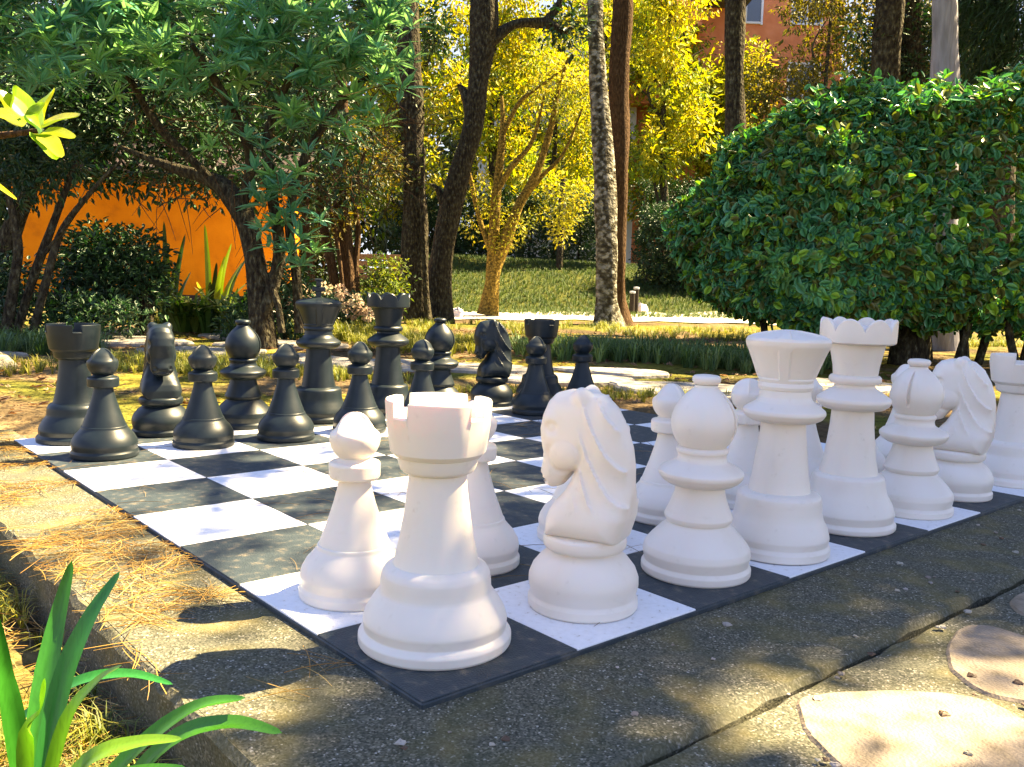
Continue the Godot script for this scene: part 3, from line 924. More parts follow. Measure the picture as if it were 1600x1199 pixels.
func set_litter() -> void:
	var xf := []
	for k in 9500:                       # drifts on the left slab and the bed beside it
		var i := rng.randf_range(-1.5, 9.0)
		var j := rng.randf_range(-2.6, 0.02)
		var n := wob.get_noise_2d(i * 90, j * 90) + 0.35 * wob.get_noise_2d(i * 300, j * 300)
		var bed := j < -0.9
		if (i < 0.4 and j > -0.9) or (i < 1.7 and j > -0.85 and n < 0.25): continue
		if n < (-0.25 if bed else -0.03): continue
		var p := board(i, j)
		p.y = (height(p.x, p.z) + rng.randf() * 0.03) if bed else -0.0115 + rng.randf() * 0.007
		xf.append(Transform3D(Basis(Vector3.UP, rng.randf() * TAU) * Basis(Vector3.RIGHT, rng.randf_range(-0.2, 0.2) * (2.0 if bed else 0.4)) .scaled(Vector3.ONE * rng.randf_range(0.6, 1.2)), p))
	var o := many("pine_needles", needle(0.12), M.dry_needle, xf, tints([Color(0.5, 0.32, 0.06), Color(0.42, 0.24, 0.05), Color(0.58, 0.45, 0.16), Color(0.3, 0.2, 0.07)]))
	tag(o, "golden brown pine needles drifted along the board's left slab and bed", "pine needles")
	xf = []
	for k in 900:
		var i := rng.randf_range(0.1, 7.9)
		var j := rng.randf_range(0.1, 7.9)
		if rng.randf() > 0.75 * smoothstep(-0.2, 0.35, wob.get_noise_2d(i * 60 + 90, j * 60)): continue
		if i < 1.0 and rng.randf() < 0.9: continue
		xf.append(Transform3D(Basis(Vector3.UP, rng.randf() * TAU).scaled(Vector3.ONE * rng.randf_range(0.6, 1.3)), board(i, j, 0.0015)))
	o = many("fallen_needles", needle(0.13), M.dry_needle, xf, tints([Color(0.2, 0.13, 0.06), Color(0.12, 0.08, 0.05), Color(0.35, 0.24, 0.1)]))
	tag(o, "thin brown needles strewn over the tiles of the chessboard", "pine needles")
	xf = []
	for k in 2600:                       # bits of stone, bark and leaf on the soil behind the board
		var p := ground_at(rng.randf_range(-6, 3.5), rng.randf_range(-13, -4.2))
		var b := ij(p)
		if b.x < 8.3 and b.y > -0.9 and b.y < 9.0: continue
		xf.append(Transform3D(turn_any().scaled(Vector3(1, 0.5, 1) * rng.randf_range(0.5, 1.6)), p + Vector3(0, 0.006, 0)))
	var st := begin()
	for k in 3: leaf(st, Transform3D(Basis(Vector3.RIGHT, 1.4) * Basis(Vector3.UP, k * 2.0), Vector3(0.02 * k, 0.004 * k, 0.01)), 0.05, 0.022, 0.3)
	o = many("leaf_litter", done(st), M.dry_needle, xf, tints([Color(0.25, 0.15, 0.07), Color(0.16, 0.1, 0.05), Color(0.35, 0.24, 0.12)]))
	tag(o, "brown leaf litter scattered on the soil behind the board", "leaf litter")
	xf = []
	for k in 130:                        # small leaves and grit on the near concrete
		var b := Vector2(rng.randf_range(-2.6, -0.1), rng.randf_range(-0.6, 8.0))
		xf.append(Transform3D(turn_any().scaled(Vector3(1, 0.4, 1) * rng.randf_range(0.1, 0.32)), board(b.x, b.y, -0.011)))
	o = many("grit", done_pebble(), M.dry_needle, xf, tints([Color(0.5, 0.46, 0.4), Color(0.3, 0.26, 0.2), Color(0.16, 0.1, 0.06)]))
	tag(o, "small grit and bark crumbs lying on the near concrete", "grit")

func done_pebble() -> ArrayMesh:
	var t := PackedVector3Array()
	var rows := []
	for k in 5:
		var row := PackedVector3Array()
		var p := -PI / 2 + PI * k / 4
		for s in 8:
			var a := TAU * (s % 7) / 7
			row.append(Vector3(cos(a) * cos(p), sin(p), sin(a) * cos(p)) * 0.03 * (1.0 + 0.25 * sin(a * 3 + k)))
		rows.append(row)
	for k in 4: strip(t, rows[k], rows[k + 1])
	return creased(t, 30)

# ---------------------------------------------------------------- planting
func face(tip: Vector3, normal: Vector3, from: Vector3, s := 1.0) -> Transform3D:      # +Y along tip, +Z along normal
	var y := tip.normalized()
	var x := y.cross(normal).normalized()
	return Transform3D(Basis(x, y, x.cross(y)).scaled(Vector3.ONE * s), from)

func variants(called: String, list: Array) -> Array:
	var out := []
	for c: Color in list:
		var m: StandardMaterial3D = M[called].duplicate()
		m.albedo_color = c.linear_to_srgb()
		out.append(m)
	return out

func nearest_first(xf: Array) -> Array:
	var seen := func(t: Transform3D) -> float:
		var q: Vector3 = (t.origin - EYE) * view
		var inside := q.z < -0.1 and absf(q.x / q.z) < 0.56 and absf(q.y / q.z) < 0.42
		return q.length() + (0.0 if inside else 1000.0)
	xf.sort_custom(func(a, b): return seen.call(a) < seen.call(b))
	return xf

func strap(ctrl: Array, width: float, blunt := 0.5) -> ArrayMesh:
	var rad := []
	for k in ctrl.size(): rad.append(1.0)
	var path: Array = smooth_path(ctrl, rad, 6)[0]
	var st := begin()
	var rows := []
	for k in path.size():
		var f := float(k) / (path.size() - 1)
		var d: Vector3 = (path[mini(k + 1, path.size() - 1)] - path[maxi(k - 1, 0)]).normalized()
		var n: Vector3 = ((EYE - path[k]).normalized() * 0.6 + Vector3(0, 1, 0)).normalized()
		var s := d.cross(n).normalized()
		n = s.cross(d)
		var w := width * 0.5 * (0.75 + 0.25 * smoothstep(0.0, 0.3, f)) * sqrt(clampf((1.0 - f) / blunt, 0, 1)) if f > 1.0 - blunt else width * 0.5 * (0.75 + 0.25 * smoothstep(0.0, 0.3, f))
		rows.append([path[k] - s * w, path[k] - s * w * 0.5 - n * w * 0.16, path[k] - n * w * 0.28, path[k] + s * w * 0.5 - n * w * 0.16, path[k] + s * w])
	for k in rows.size() - 1:
		for e in 4:
			for v in [rows[k][e], rows[k][e + 1], rows[k + 1][e], rows[k + 1][e], rows[k][e + 1], rows[k + 1][e + 1]]: st.add_vertex(v)
	return done(st)

func set_foreground() -> void:
	var g: Array = variants("strap_leaf", [Color(0.04, 0.2, 0.018), Color(0.07, 0.26, 0.015), Color(0.035, 0.21, 0.035), Color(0.18, 0.35, 0.02)])
	var o := thing("strap_leaf_plant", "clump of arching green strap leaves in the bottom left corner", "plant")
	var L := [
		[[[48, 1290, -0.98], [60, 1120, -1.02], [86, 980, -1.06], [112, 876, -1.08]], 0.021, 0],
		[[[52, 1290, -0.97], [92, 1080, -1.01], [136, 970, -1.03], [187, 893, -1.05]], 0.02, 2],
		[[[46, 1290, -0.93], [22, 1130, -0.92], [4, 1040, -0.9], [-8, 960, -0.88]], 0.019, 0],
		[[[58, 1290, -0.95], [100, 1130, -0.96], [150, 1064, -0.96], [190, 1040, -0.95]], 0.014, 3],
		[[[20, 1130, -1.06], [115, 1066, -1.07], [200, 1052, -1.07], [270, 1070, -1.05]], 0.014, 2],
		[[[90, 1310, -0.94], [200, 1180, -0.95], [300, 1105, -0.95], [384, 1091, -0.93]], 0.019, 1],
		[[[110, 1330, -0.93], [250, 1168, -0.93], [350, 1128, -0.92], [441, 1146, -0.9]], 0.02, 1],
		[[[60, 1300, -0.9], [130, 1192, -0.9], [210, 1160, -0.9], [284, 1155, -0.89]], 0.018, 3],
		[[[80, 1320, -0.87], [150, 1230, -0.87], [215, 1205, -0.86], [290, 1200, -0.85]], 0.016, 1],
		[[[40, 1300, -0.9], [40, 1150, -0.88], [60, 1110, -0.87], [70, 1060, -0.86]], 0.014, 3]]
	for k in L.size():
		var c := []
		for q in L[k][0]: c.append(at(q[0], q[1], q[2]))
		piece("leaf", k, strap(c, L[k][1] * 1.22), g[L[k][2]], o, Transform3D())
	o = thing("leaf_sprig", "bright yellow green leafy sprig poking in at the left edge", "sprig")
	var y: Array = variants("strap_leaf", [Color(0.42, 0.46, 0.006), Color(0.52, 0.5, 0.01), Color(0.25, 0.42, 0.01)])
	var tips := [[52, 200, 84, 138, 30], [58, 196, 124, 180, 26], [60, 205, 88, 250, 18], [62, 204, 116, 216, 22], [40, 190, -14, 176, 26], [44, 184, 20, 134, 26], [36, 180, -10, 140, 22], [70, 212, 96, 246, 16], [50, 200, 60, 160, 26]]
	for k in tips.size():
		var q: Array = tips[k]
		var zz := -1.5 + 0.02 * k
		piece("leaf", k, strap([at(q[0], q[1], zz), at((q[0] + q[2]) * 0.5 - 2, (q[1] + q[3]) * 0.5 - 5, zz + 0.01), at(q[2], q[3], zz + 0.02)], q[4] * 3.0 / FOC, 0.85), y[k % 3], o, Transform3D())
	var t := PackedVector3Array()
	tube(t, [at(-80, 230, -1.5), at(0, 212, -1.5), at(62, 204, -1.45)], [0.007, 0.006, 0.004], 6)
	obj("stem", creased(t, 80), M.brown_bark, o)
	obj("leaf_009", strap([at(-40, 262, -1.5), at(0, 292, -1.5), at(26, 312, -1.49)], 0.012, 0.7), y[1], o)

func tree(called: String, label: String, paths: Array, bark: Material, blobs: Array, n: int, mesh: Mesh, leafm: Material, cols: Array, lo := 0.8, hi := 1.4, gap := -0.15, group := "") -> Node3D:
	var o := thing(called, label, "tree", Vector3.ZERO, group)
	if paths.size(): obj("trunk", trunk_mesh([paths[0]]), bark, o)
	for k in range(1, paths.size()): piece("branch", k - 1, trunk_mesh([paths[k]], 8), bark, o, Transform3D())
	if n > 0: many("crown", mesh, leafm, crown(blobs, n, lo, hi, gap), tints(cols), o)
	return o

func path_of(px: Array, r: Array) -> Array:            # [[u, v, z] ...] -> control points
	var c := []
	for q in px: c.append(at(q[0], q[1], q[2]))
	return [c, r]

func set_rhododendron() -> void:
	var o := thing("rhododendron_tree", "spreading tree with rosettes of long green leaves over the orange wall at left", "tree")
	obj("trunk", trunk_mesh([path_of([[412, 545, -8.6], [404, 470, -8.6], [396, 400, -8.6], [376, 330, -8.7], [335, 285, -8.9], [270, 262, -9.1], [190, 230, -9.4]], [0.13, 0.11, 0.095, 0.1, 0.085, 0.05, 0.02])]), M.mossy_bark, o)
	var lim := [
		[[[408, 500, -8.55], [436, 400, -8.5], [424, 300, -8.4], [420, 200, -8.4], [470, 90, -8.4]], [0.06, 0.055, 0.05, 0.04, 0.02]],
		[[[468, 520, -8.7], [462, 430, -8.7], [452, 340, -8.6], [480, 240, -8.6], [560, 130, -8.6], [620, 120, -8.6]], [0.05, 0.045, 0.04, 0.035, 0.03, 0.015]],
		[[[376, 330, -8.7], [390, 240, -8.6], [350, 150, -8.4], [300, 70, -8.3]], [0.06, 0.05, 0.04, 0.02]],
		[[[335, 285, -8.9], [250, 200, -8.8], [200, 120, -8.7], [150, 40, -8.7]], [0.05, 0.04, 0.03, 0.015]],
		[[[440, 520, -8.5], [432, 470, -8.5], [410, 420, -8.5], [400, 360, -8.5]], [0.035, 0.03, 0.028, 0.02]]]
	for k in lim.size(): piece("limb", k, trunk_mesh([path_of(lim[k][0], lim[k][1])], 8), M.mossy_bark, o, Transform3D())
	var blobs := [[at(90, 30, -8.6), Vector3(1.1, 0.5, 0.8)], [at(290, 50, -8.3), Vector3(1.05, 0.48, 0.8)], [at(520, 40, -8.5), Vector3(1.0, 0.6, 0.9)], [at(600, 130, -8.6), Vector3(0.48, 0.42, 0.45)], [at(420, 130, -8.1), Vector3(0.5, 0.28, 0.4)], [at(40, 90, -8.0), Vector3(0.55, 0.35, 0.5)], [at(200, 90, -8.1), Vector3(0.6, 0.25, 0.5)],
		[at(300, -120, -8.6), Vector3(2.4, 0.7, 1.1)]]
	var xf := crown(blobs, 560, 0.75, 1.15, -0.28, 0.7)
	for q in [[398, 265, 0.8], [385, 215, 0.9], [425, 275, 0.8], [440, 300, 0.9], [412, 318, 1.0], [455, 330, 0.9], [432, 350, 0.9], [470, 300, 0.7], [468, 375, 1.1], [490, 395, 0.9], [408, 360, 0.8], [445, 285, 0.8], [500, 345, 0.7], [470, 415, 0.8], [420, 295, 0.9], [395, 300, 0.8], [350, 190, 0.9], [330, 230, 0.7], [370, 170, 1.0], [455, 200, 0.9], [500, 190, 1.0], [540, 200, 0.9], [300, 150, 0.9], [250, 140, 0.9], [180, 150, 0.8], [480, 240, 0.8], [520, 250, 0.7], [465, 270, 0.8], [410, 235, 0.9], [445, 345, 0.9], [420, 385, 0.8], [455, 395, 0.9]]:
		xf.append(Transform3D(turn_any().scaled(Vector3.ONE * q[2]), at(q[0], q[1], -8.25)))
	nearest_first(xf)
	var ms := []
	for k in 5: ms.append(whorl(12 + k % 3, 0.235, 0.064))
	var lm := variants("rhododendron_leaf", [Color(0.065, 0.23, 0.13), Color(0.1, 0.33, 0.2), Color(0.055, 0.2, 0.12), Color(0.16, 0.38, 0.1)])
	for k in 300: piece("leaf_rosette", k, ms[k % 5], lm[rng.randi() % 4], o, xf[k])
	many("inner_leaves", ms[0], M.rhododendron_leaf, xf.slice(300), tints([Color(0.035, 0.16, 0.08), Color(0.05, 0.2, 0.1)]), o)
	var t := PackedVector3Array()
	for k in 240:                       # bare brown twigs under the leaf canopy
		var p := at(rng.randf_range(200, 640), rng.randf_range(120, 330), rng.randf_range(-9.4, -8.2))
		var d := (Vector3(rng.randf_range(-1, 1), rng.randf_range(-1.6, 0.8), rng.randf_range(-0.6, 0.6))).normalized() * rng.randf_range(0.2, 0.6)
		tube(t, [p, p + d * 0.5 + ball_point() * 0.04, p + d], [0.006, 0.004, 0.002], 3)
	var tw := obj("twigs", creased(t, 90), M.brown_bark, o)
	tag(tw, "", "", "", "stuff")

func set_camellia() -> void:
	var o := thing("camellia_hedge", "large clipped glossy green camellia hedge behind the white pieces at right", "hedge")
	obj("trunk", trunk_mesh([[[Vector3(3.95, -0.1, -9.0), Vector3(3.93, 0.4, -9.0), Vector3(3.9, 1.0, -9.0), Vector3(3.8, 1.8, -9.0)], [0.19, 0.16, 0.15, 0.08]]]), M.mossy_bark, o)
	var stems := [[[4.2, -0.1, -8.6], [4.3, 0.4, -8.6], [4.5, 1.2, -8.7]], [[4.35, -0.1, -8.7], [4.25, 0.5, -8.7], [4.0, 1.3, -8.8]], [[4.6, -0.1, -9.0], [4.7, 0.6, -8.9], [4.9, 1.5, -8.9]], [[3.2, -0.1, -9.2], [3.0, 0.5, -9.1], [2.6, 1.4, -9.0]], [[2.6, -0.1, -9.2], [2.45, 0.5, -9.1], [2.2, 1.2, -9.0]], [[3.4, -0.1, -9.4], [3.5, 0.6, -9.3], [3.4, 1.6, -9.2]], [[5.1, -0.1, -9.1], [5.2, 0.8, -9.0], [5.3, 1.6, -9.0]], [[4.75, -0.1, -8.5], [4.6, 0.45, -8.5], [4.75, 0.9, -8.6]]]
	for k in stems.size():
		var c := []
		for q in stems[k]: c.append(Vector3(q[0], q[1], q[2]))
		piece("stem", k, trunk_mesh([[c, [0.045, 0.035, 0.02]]], 7), M.mossy_bark, o, Transform3D())
	var st := begin()
	leaf(st, Transform3D(), 0.094, 0.06, 0.22, 0.22, true)
	var one := done(st)
	var xf := []
	var C := Vector3(4.3, 1.34, -9.15)
	var R := Vector3(2.55, 1.04, 1.2)
	while xf.size() < 48000:
		var d := ball_point().normalized()
		d = Vector3(signf(d.x) * pow(absf(d.x), 0.7), signf(d.y) * pow(absf(d.y), 0.7), signf(d.z) * pow(absf(d.z), 0.7))
		var e := 3.2
		var r := pow(pow(absf(d.x), e) + pow(absf(d.y), e) + pow(absf(d.z), e), -1.0 / e)
		var p := d * r
		var deep := rng.randf() * rng.randf()
		var bump := 0.07 * wob.get_noise_3d(p.x * 90 + 7, p.y * 80, p.z * 80) + 0.06 * wob.get_noise_3d(p.x * 260, p.y * 260, p.z * 260)
		var q := C + p * R * (1.0 + bump * 2.1 - 0.26 * deep)
		q.y += (0.3 * smoothstep(2.4, 5.0, q.x) + 0.22 * rng.randf() * rng.randf() * smoothstep(0.0, 0.4, wob.get_noise_2d(q.x * 300, q.z * 300))) * smoothstep(1.2, 2.2, q.y) - 0.28 * smoothstep(2.6, 1.6, q.x) * smoothstep(1.0, 2.3, q.y)
		if q.y < 0.3 + 0.2 * wob.get_noise_2d(q.x * 120, q.z * 120) - 0.2 * smoothstep(2.6, 1.8, q.x): continue
		if q.z < -9.7 or q.x > 5.7: continue
		if deep < 0.3 and wob.get_noise_3d(q.x * 130 + 50, q.y * 130, q.z * 130) < -0.42: continue
		var nrm := (Vector3(p.x * absf(p.x), p.y * absf(p.y), p.z * absf(p.z)).normalized() + Vector3(0, 0.55, 0) + ball_point() * 0.75).normalized()
		var tip := (ball_point() + nrm * 0.25 + Vector3(0, -0.35, 0)).normalized()
		xf.append(face(tip, nrm, q, rng.randf_range(0.5, 1.3)))
	nearest_first(xf)
	var lm := variants("camellia_leaf", [Color(0.085, 0.29, 0.13), Color(0.12, 0.37, 0.14), Color(0.07, 0.24, 0.13), Color(0.24, 0.48, 0.05)])
	for k in 300: piece("leaf", k, one, lm[[0, 1, 2, 0, 1, 2, 3][rng.randi() % 7]], o, xf[k])
	many("foliage", one, M.camellia_leaf, xf.slice(300), tints([Color(0.08, 0.27, 0.115), Color(0.11, 0.35, 0.13), Color(0.065, 0.22, 0.12), Color(0.09, 0.29, 0.13), Color(0.28, 0.5, 0.05), Color(0.13, 0.15, 0.04)]), o)

func set_understory() -> void:
	# dark shrub left, in front of the orange wall
	var bits := spray(26, 0.16, 0.07, 0.035)
	var dark := [Color(0.025, 0.06, 0.025), Color(0.035, 0.085, 0.03), Color(0.05, 0.11, 0.04)]
	var o := thing("dark_shrub", "dense dark leafy shrub standing before the orange wall at left", "shrub")
	obj("stem", trunk_mesh([path_of([[232, 520, -9.6], [228, 470, -9.6], [215, 420, -9.6]], [0.09, 0.07, 0.03])]), M.mossy_bark, o)
	many("foliage", bits, M.dark_leaf, crown([[at(180, 420, -9.6), Vector3(0.56, 0.42, 0.4)], [at(130, 440, -9.4), Vector3(0.3, 0.4, 0.3)], [at(225, 460, -9.6), Vector3(0.16, 0.4, 0.2)]], 240, 0.8, 1.2, -0.3), tints(dark), o)
	for q in [[445, 475, -9.8, 0.34, 0.42, "low dark shrub between the tree foot and the black king"], [120, 500, -8.9, 0.6, 0.2, "low dark shrub sprawling behind the left corner rook"], [385, 500, -9.6, 0.25, 0.2, "small dark shrub below the flax behind the left black bishop"]]:
		o = thing("low_shrub", q[5], "shrub", Vector3.ZERO, "low dark shrubs under the trees")
		var foot := at(q[0], q[1], q[2])
		obj("stem", trunk_mesh([[[ground_at(foot.x, foot.z) - Vector3(0, 0.05, 0), foot, foot + Vector3(0.05, 0.15, 0)], [0.03, 0.025, 0.01]]], 7), M.mossy_bark, o)
		many("foliage", bits, M.dark_leaf, crown([[foot, Vector3(q[3], q[4], 0.3)]], int(420 * q[3] * q[4]) + 20, 0.7, 1.1, -0.5), tints(dark), o)
	# the dark evergreen behind the rhododendron
	tree("dark_evergreen", "dark small-leaved evergreen hanging just above the orange wall", [path_of([[-30, 560, -10.5], [0, 420, -10.5], [60, 260, -10.5], [150, 120, -10.5]], [0.16, 0.13, 0.1, 0.05])], M.mossy_bark,
		[[at(180, 190, -10.6), Vector3(1.7, 0.75, 0.6)], [at(330, 240, -10.2), Vector3(0.7, 0.5, 0.5)], [at(60, 200, -10.4), Vector3(1.0, 0.85, 0.6)], [at(270, 283, -10.0), Vector3(0.9, 0.12, 0.4)], [at(180, 60, -11.4), Vector3(3.0, 1.2, 0.6)], [at(490, 240, -10.8), Vector3(0.75, 0.75, 0.5)]], 900, spray(30, 0.22, 0.09, 0.036), M.dark_leaf, dark, 0.8, 1.4, -0.5)
	# several-stemmed bare shrub at far left
	var stems := [[[[20, 540, -8.4], [50, 440, -8.4], [90, 330, -8.5], [120, 250, -8.5]], [0.05, 0.04, 0.03, 0.02]], [[[48, 530, -8.3], [72, 440, -8.3], [96, 360, -8.4], [150, 290, -8.4], [190, 250, -8.4]], [0.045, 0.035, 0.03, 0.02, 0.01]], [[[5, 540, -8.2], [22, 440, -8.2], [28, 380, -8.2], [12, 300, -8.2]], [0.06, 0.05, 0.04, 0.03]], [[[66, 400, -8.35], [90, 370, -8.35], [112, 340, -8.35]], [0.02, 0.015, 0.01]]]
	var pp := []
	for q in stems: pp.append(path_of(q[0], q[1]))
	tree("bare_shrub", "many-stemmed bare grey shrub at the left edge", pp, M.mossy_bark, [[at(30, 250, -8.4), Vector3(0.5, 0.4, 0.3)], [at(20, 440, -8.6), Vector3(0.3, 0.5, 0.2)]], 90, bits, M.dark_leaf, dark)
	# flax clumps, fern, yellow bush
	for spec in [[330, 500, -11.5, "upright spiky flax clump lit yellow in front of the orange wall's right half", [[-10, -150], [8, -90], [20, -100], [36, -70], [-2, -60], [46, -90], [56, -60], [14, -50], [-22, -60], [30, -120], [62, -110]], [Color(0.42, 0.4, 0.02), Color(0.05, 0.06, 0.015), Color(0.5, 0.45, 0.02)]], [262, 505, -11.0, "dark narrow flax leaves beside the dark shrub at left", [[-20, -130], [-6, -160], [10, -90], [26, -140], [-30, -90], [0, -110], [34, -80], [16, -60]], [Color(0.05, 0.08, 0.02), Color(0.09, 0.11, 0.03), Color(0.12, 0.13, 0.03)]]]:
		o = thing("flax_plant", spec[3], "flax plant", Vector3.ZERO, "spiky plants before the orange wall")
		var lm := variants("strap_leaf", spec[5])
		for k in spec[4].size():
			var q: Array = spec[4][k]
			var zz: float = spec[2] + 0.05 * (k % 3)
			var a := at(spec[0] + q[0] * 0.2, spec[1], zz)
			a.y = height(a.x, a.z)
			piece("leaf", k, strap([a, at(spec[0] + q[0] * 0.55, spec[1] + q[1] * 0.55, zz), at(spec[0] + q[0] * 1.05, spec[1] + q[1] * 1.0, zz + 0.05)], 0.085, 0.8), lm[k % 3], o, Transform3D())
	o = thing("fern", "pale yellow green fern fronds below the flax clump at left", "fern")
	many("fronds", tuft(18, 0.6, 0.05, 0.9), M.strap_leaf, clump([[345, 505, -10.6, 0.35], [300, 512, -10.7, 0.2], [385, 505, -10.4, 0.25]], 16, 0.6, 1.1), tints([Color(0.2, 0.28, 0.05), Color(0.3, 0.34, 0.08), Color(0.08, 0.16, 0.03)]), o)
	o = thing("sunny_bush", "small sunlit yellow green bush behind the black queen's head", "bush")
	many("foliage", bits, M.yellow_leaf, crown([[at(605, 440, -12.8), Vector3(0.32, 0.3, 0.25)], [at(590, 480, -12.6), Vector3(0.3, 0.25, 0.2)]], 70, 0.7, 1.1, -0.4), tints([Color(0.14, 0.22, 0.03), Color(0.24, 0.3, 0.04), Color(0.05, 0.1, 0.03)]), o)
	o = thing("hydrangea_bush", "hydrangea bush with faded buff flower heads beside the black king", "bush")
	many("foliage", bits, M.dark_leaf, crown([[at(545, 490, -10.8), Vector3(0.34, 0.2, 0.25)], [at(500, 480, -11.0), Vector3(0.3, 0.22, 0.25)]], 60, 0.7, 1.1, -0.5), tints(dark), o)
	var head := spray(46, 0.062, 0.05, 0.042)
	var hm := variants("petal", [Color(0.5, 0.38, 0.26), Color(0.55, 0.48, 0.3), Color(0.36, 0.24, 0.17)])
	var heads := [[476, 454], [509, 451], [533, 455], [537, 477], [556, 470], [568, 482], [575, 492], [482, 462], [550, 490]]
	for k in heads.size(): piece("flower_head", k, head, hm[k % 3], o, Transform3D(turn_any(), at(heads[k][0], heads[k][1], -10.5)))
	# grass: tufts along the path and the beds
	var green := [Color(0.1, 0.18, 0.05), Color(0.15, 0.24, 0.08), Color(0.07, 0.13, 0.05), Color(0.2, 0.27, 0.1)]
	var gold := [Color(0.2, 0.2, 0.02), Color(0.27, 0.26, 0.03), Color(0.13, 0.16, 0.03)]
	var beds := [[1.0, -8.9, 1.0, 0.9, 500, "dense mondo grass bed behind the near white bishop", green, 0.22], [2.1, -8.2, 0.8, 0.75, 420, "mondo grass bed below the camellia hedge", green, 0.22], [-4.6, -7.9, 1.1, 0.7, 330, "dark grass clumps left of the corner rook", green, 0.24], [-2.7, -7.0, 0.9, 0.25, 150, "narrow grass strip behind the left black knight", gold, 0.13], [-4.4, -6.3, 1.5, 0.5, 420, "low sunlit grass strip left of the black rook", gold, 0.1], [-1.9, -6.4, 1.2, 0.3, 330, "sunlit yellow grass strip behind the black bishop and king", gold, 0.1], [0.3, -5.75, 1.2, 0.25, 330, "mossy grass strip behind the last black pawns", gold, 0.08], [-0.9, -9.6, 0.9, 1.2, 420, "sunny grass patch behind the right black bishop", gold, 0.16], [-2.1, -10.4, 0.7, 0.7, 260, "yellow grass clumps between the black king and queen", gold, 0.22], [-4.2, -12.3, 1.2, 0.9, 300, "yellow grass at the foot of the orange wall", gold, 0.25]]
	var tufts := [tuft(16, 1.0, 0.035, 0.8), tuft(16, 1.0, 0.03, 1.0)]
	for b in beds:
		var xf := []
		while xf.size() < b[4]:
			var p := ball_point()
			var q := ground_at(b[0] + p.x * b[2], b[1] + p.z * b[3])
			if rng.randf() < 0.4 and wob.get_noise_2d(q.x * 120, q.z * 120) < -0.05: continue
			xf.append(Transform3D(Basis(Vector3.UP, rng.randf() * TAU).scaled(Vector3.ONE * b[7] * rng.randf_range(0.6, 1.2)), q))
		tag(many("grass_bed", tufts[rng.randi() % 2], M.grass_blade, xf, tints(b[6])), b[5], "grass")
	var xf := []
	for k in 13000:
		var p := ground_at(rng.randf_range(-5.5, 7.5), rng.randf_range(-28.5, -18.4))
		xf.append(Transform3D(Basis(Vector3.UP, rng.randf() * TAU).scaled(Vector3.ONE * rng.randf_range(0.07, 0.16)), p))
	tag(many("lawn", tufts[0], M.grass_blade, xf, tints([Color(0.05, 0.09, 0.015), Color(0.085, 0.12, 0.018), Color(0.04, 0.075, 0.018)])), "mossy green lawn rising behind the small golden tree", "lawn")
	xf = []
	for k in 2600:
		var p := ground_at(rng.randf_range(-4, 7.0), rng.randf_range(-14.3, -11.6))
		if wob.get_noise_2d(p.x * 80, p.z * 80) < -0.05: continue
		xf.append(Transform3D(Basis(Vector3.UP, rng.randf() * TAU).scaled(Vector3.ONE * rng.randf_range(0.06, 0.16)), p))
	tag(many("path_grass", tufts[1], M.grass_blade, xf, tints(gold)), "sunlit yellow grass on the near side of the sandy path", "grass")
	xf = []
	for k in 2600:
		var b := Vector2(rng.randf_range(-1.5, 9.0), rng.randf_range(-3.4, -0.95))
		if wob.get_noise_2d(b.x * 70 + 40, b.y * 70) < -0.1: continue
		var p := board(b.x, b.y)
		p.y = height(p.x, p.z)
		xf.append(Transform3D(Basis(Vector3.UP, rng.randf() * TAU).scaled(Vector3.ONE * rng.randf_range(0.04, 0.1)), p))
	tag(many("bed_grass", tufts[1], M.grass_blade, xf, tints([Color(0.14, 0.16, 0.02), Color(0.26, 0.24, 0.02), Color(0.08, 0.11, 0.02)])), "thin moss and grass among needles left of the left slab", "grass")

func clump(spots: Array, n: int, lo: float, hi: float) -> Array:
	var xf := []
	for s in spots:
		for k in n:
			var p: Vector3 = at(s[0], s[1], s[2]) + ball_point() * s[3]
			p.y = height(p.x, p.z)
			xf.append(Transform3D(Basis(Vector3.UP, rng.randf() * TAU).scaled(Vector3.ONE * rng.randf_range(lo, hi)), p))
	return xf

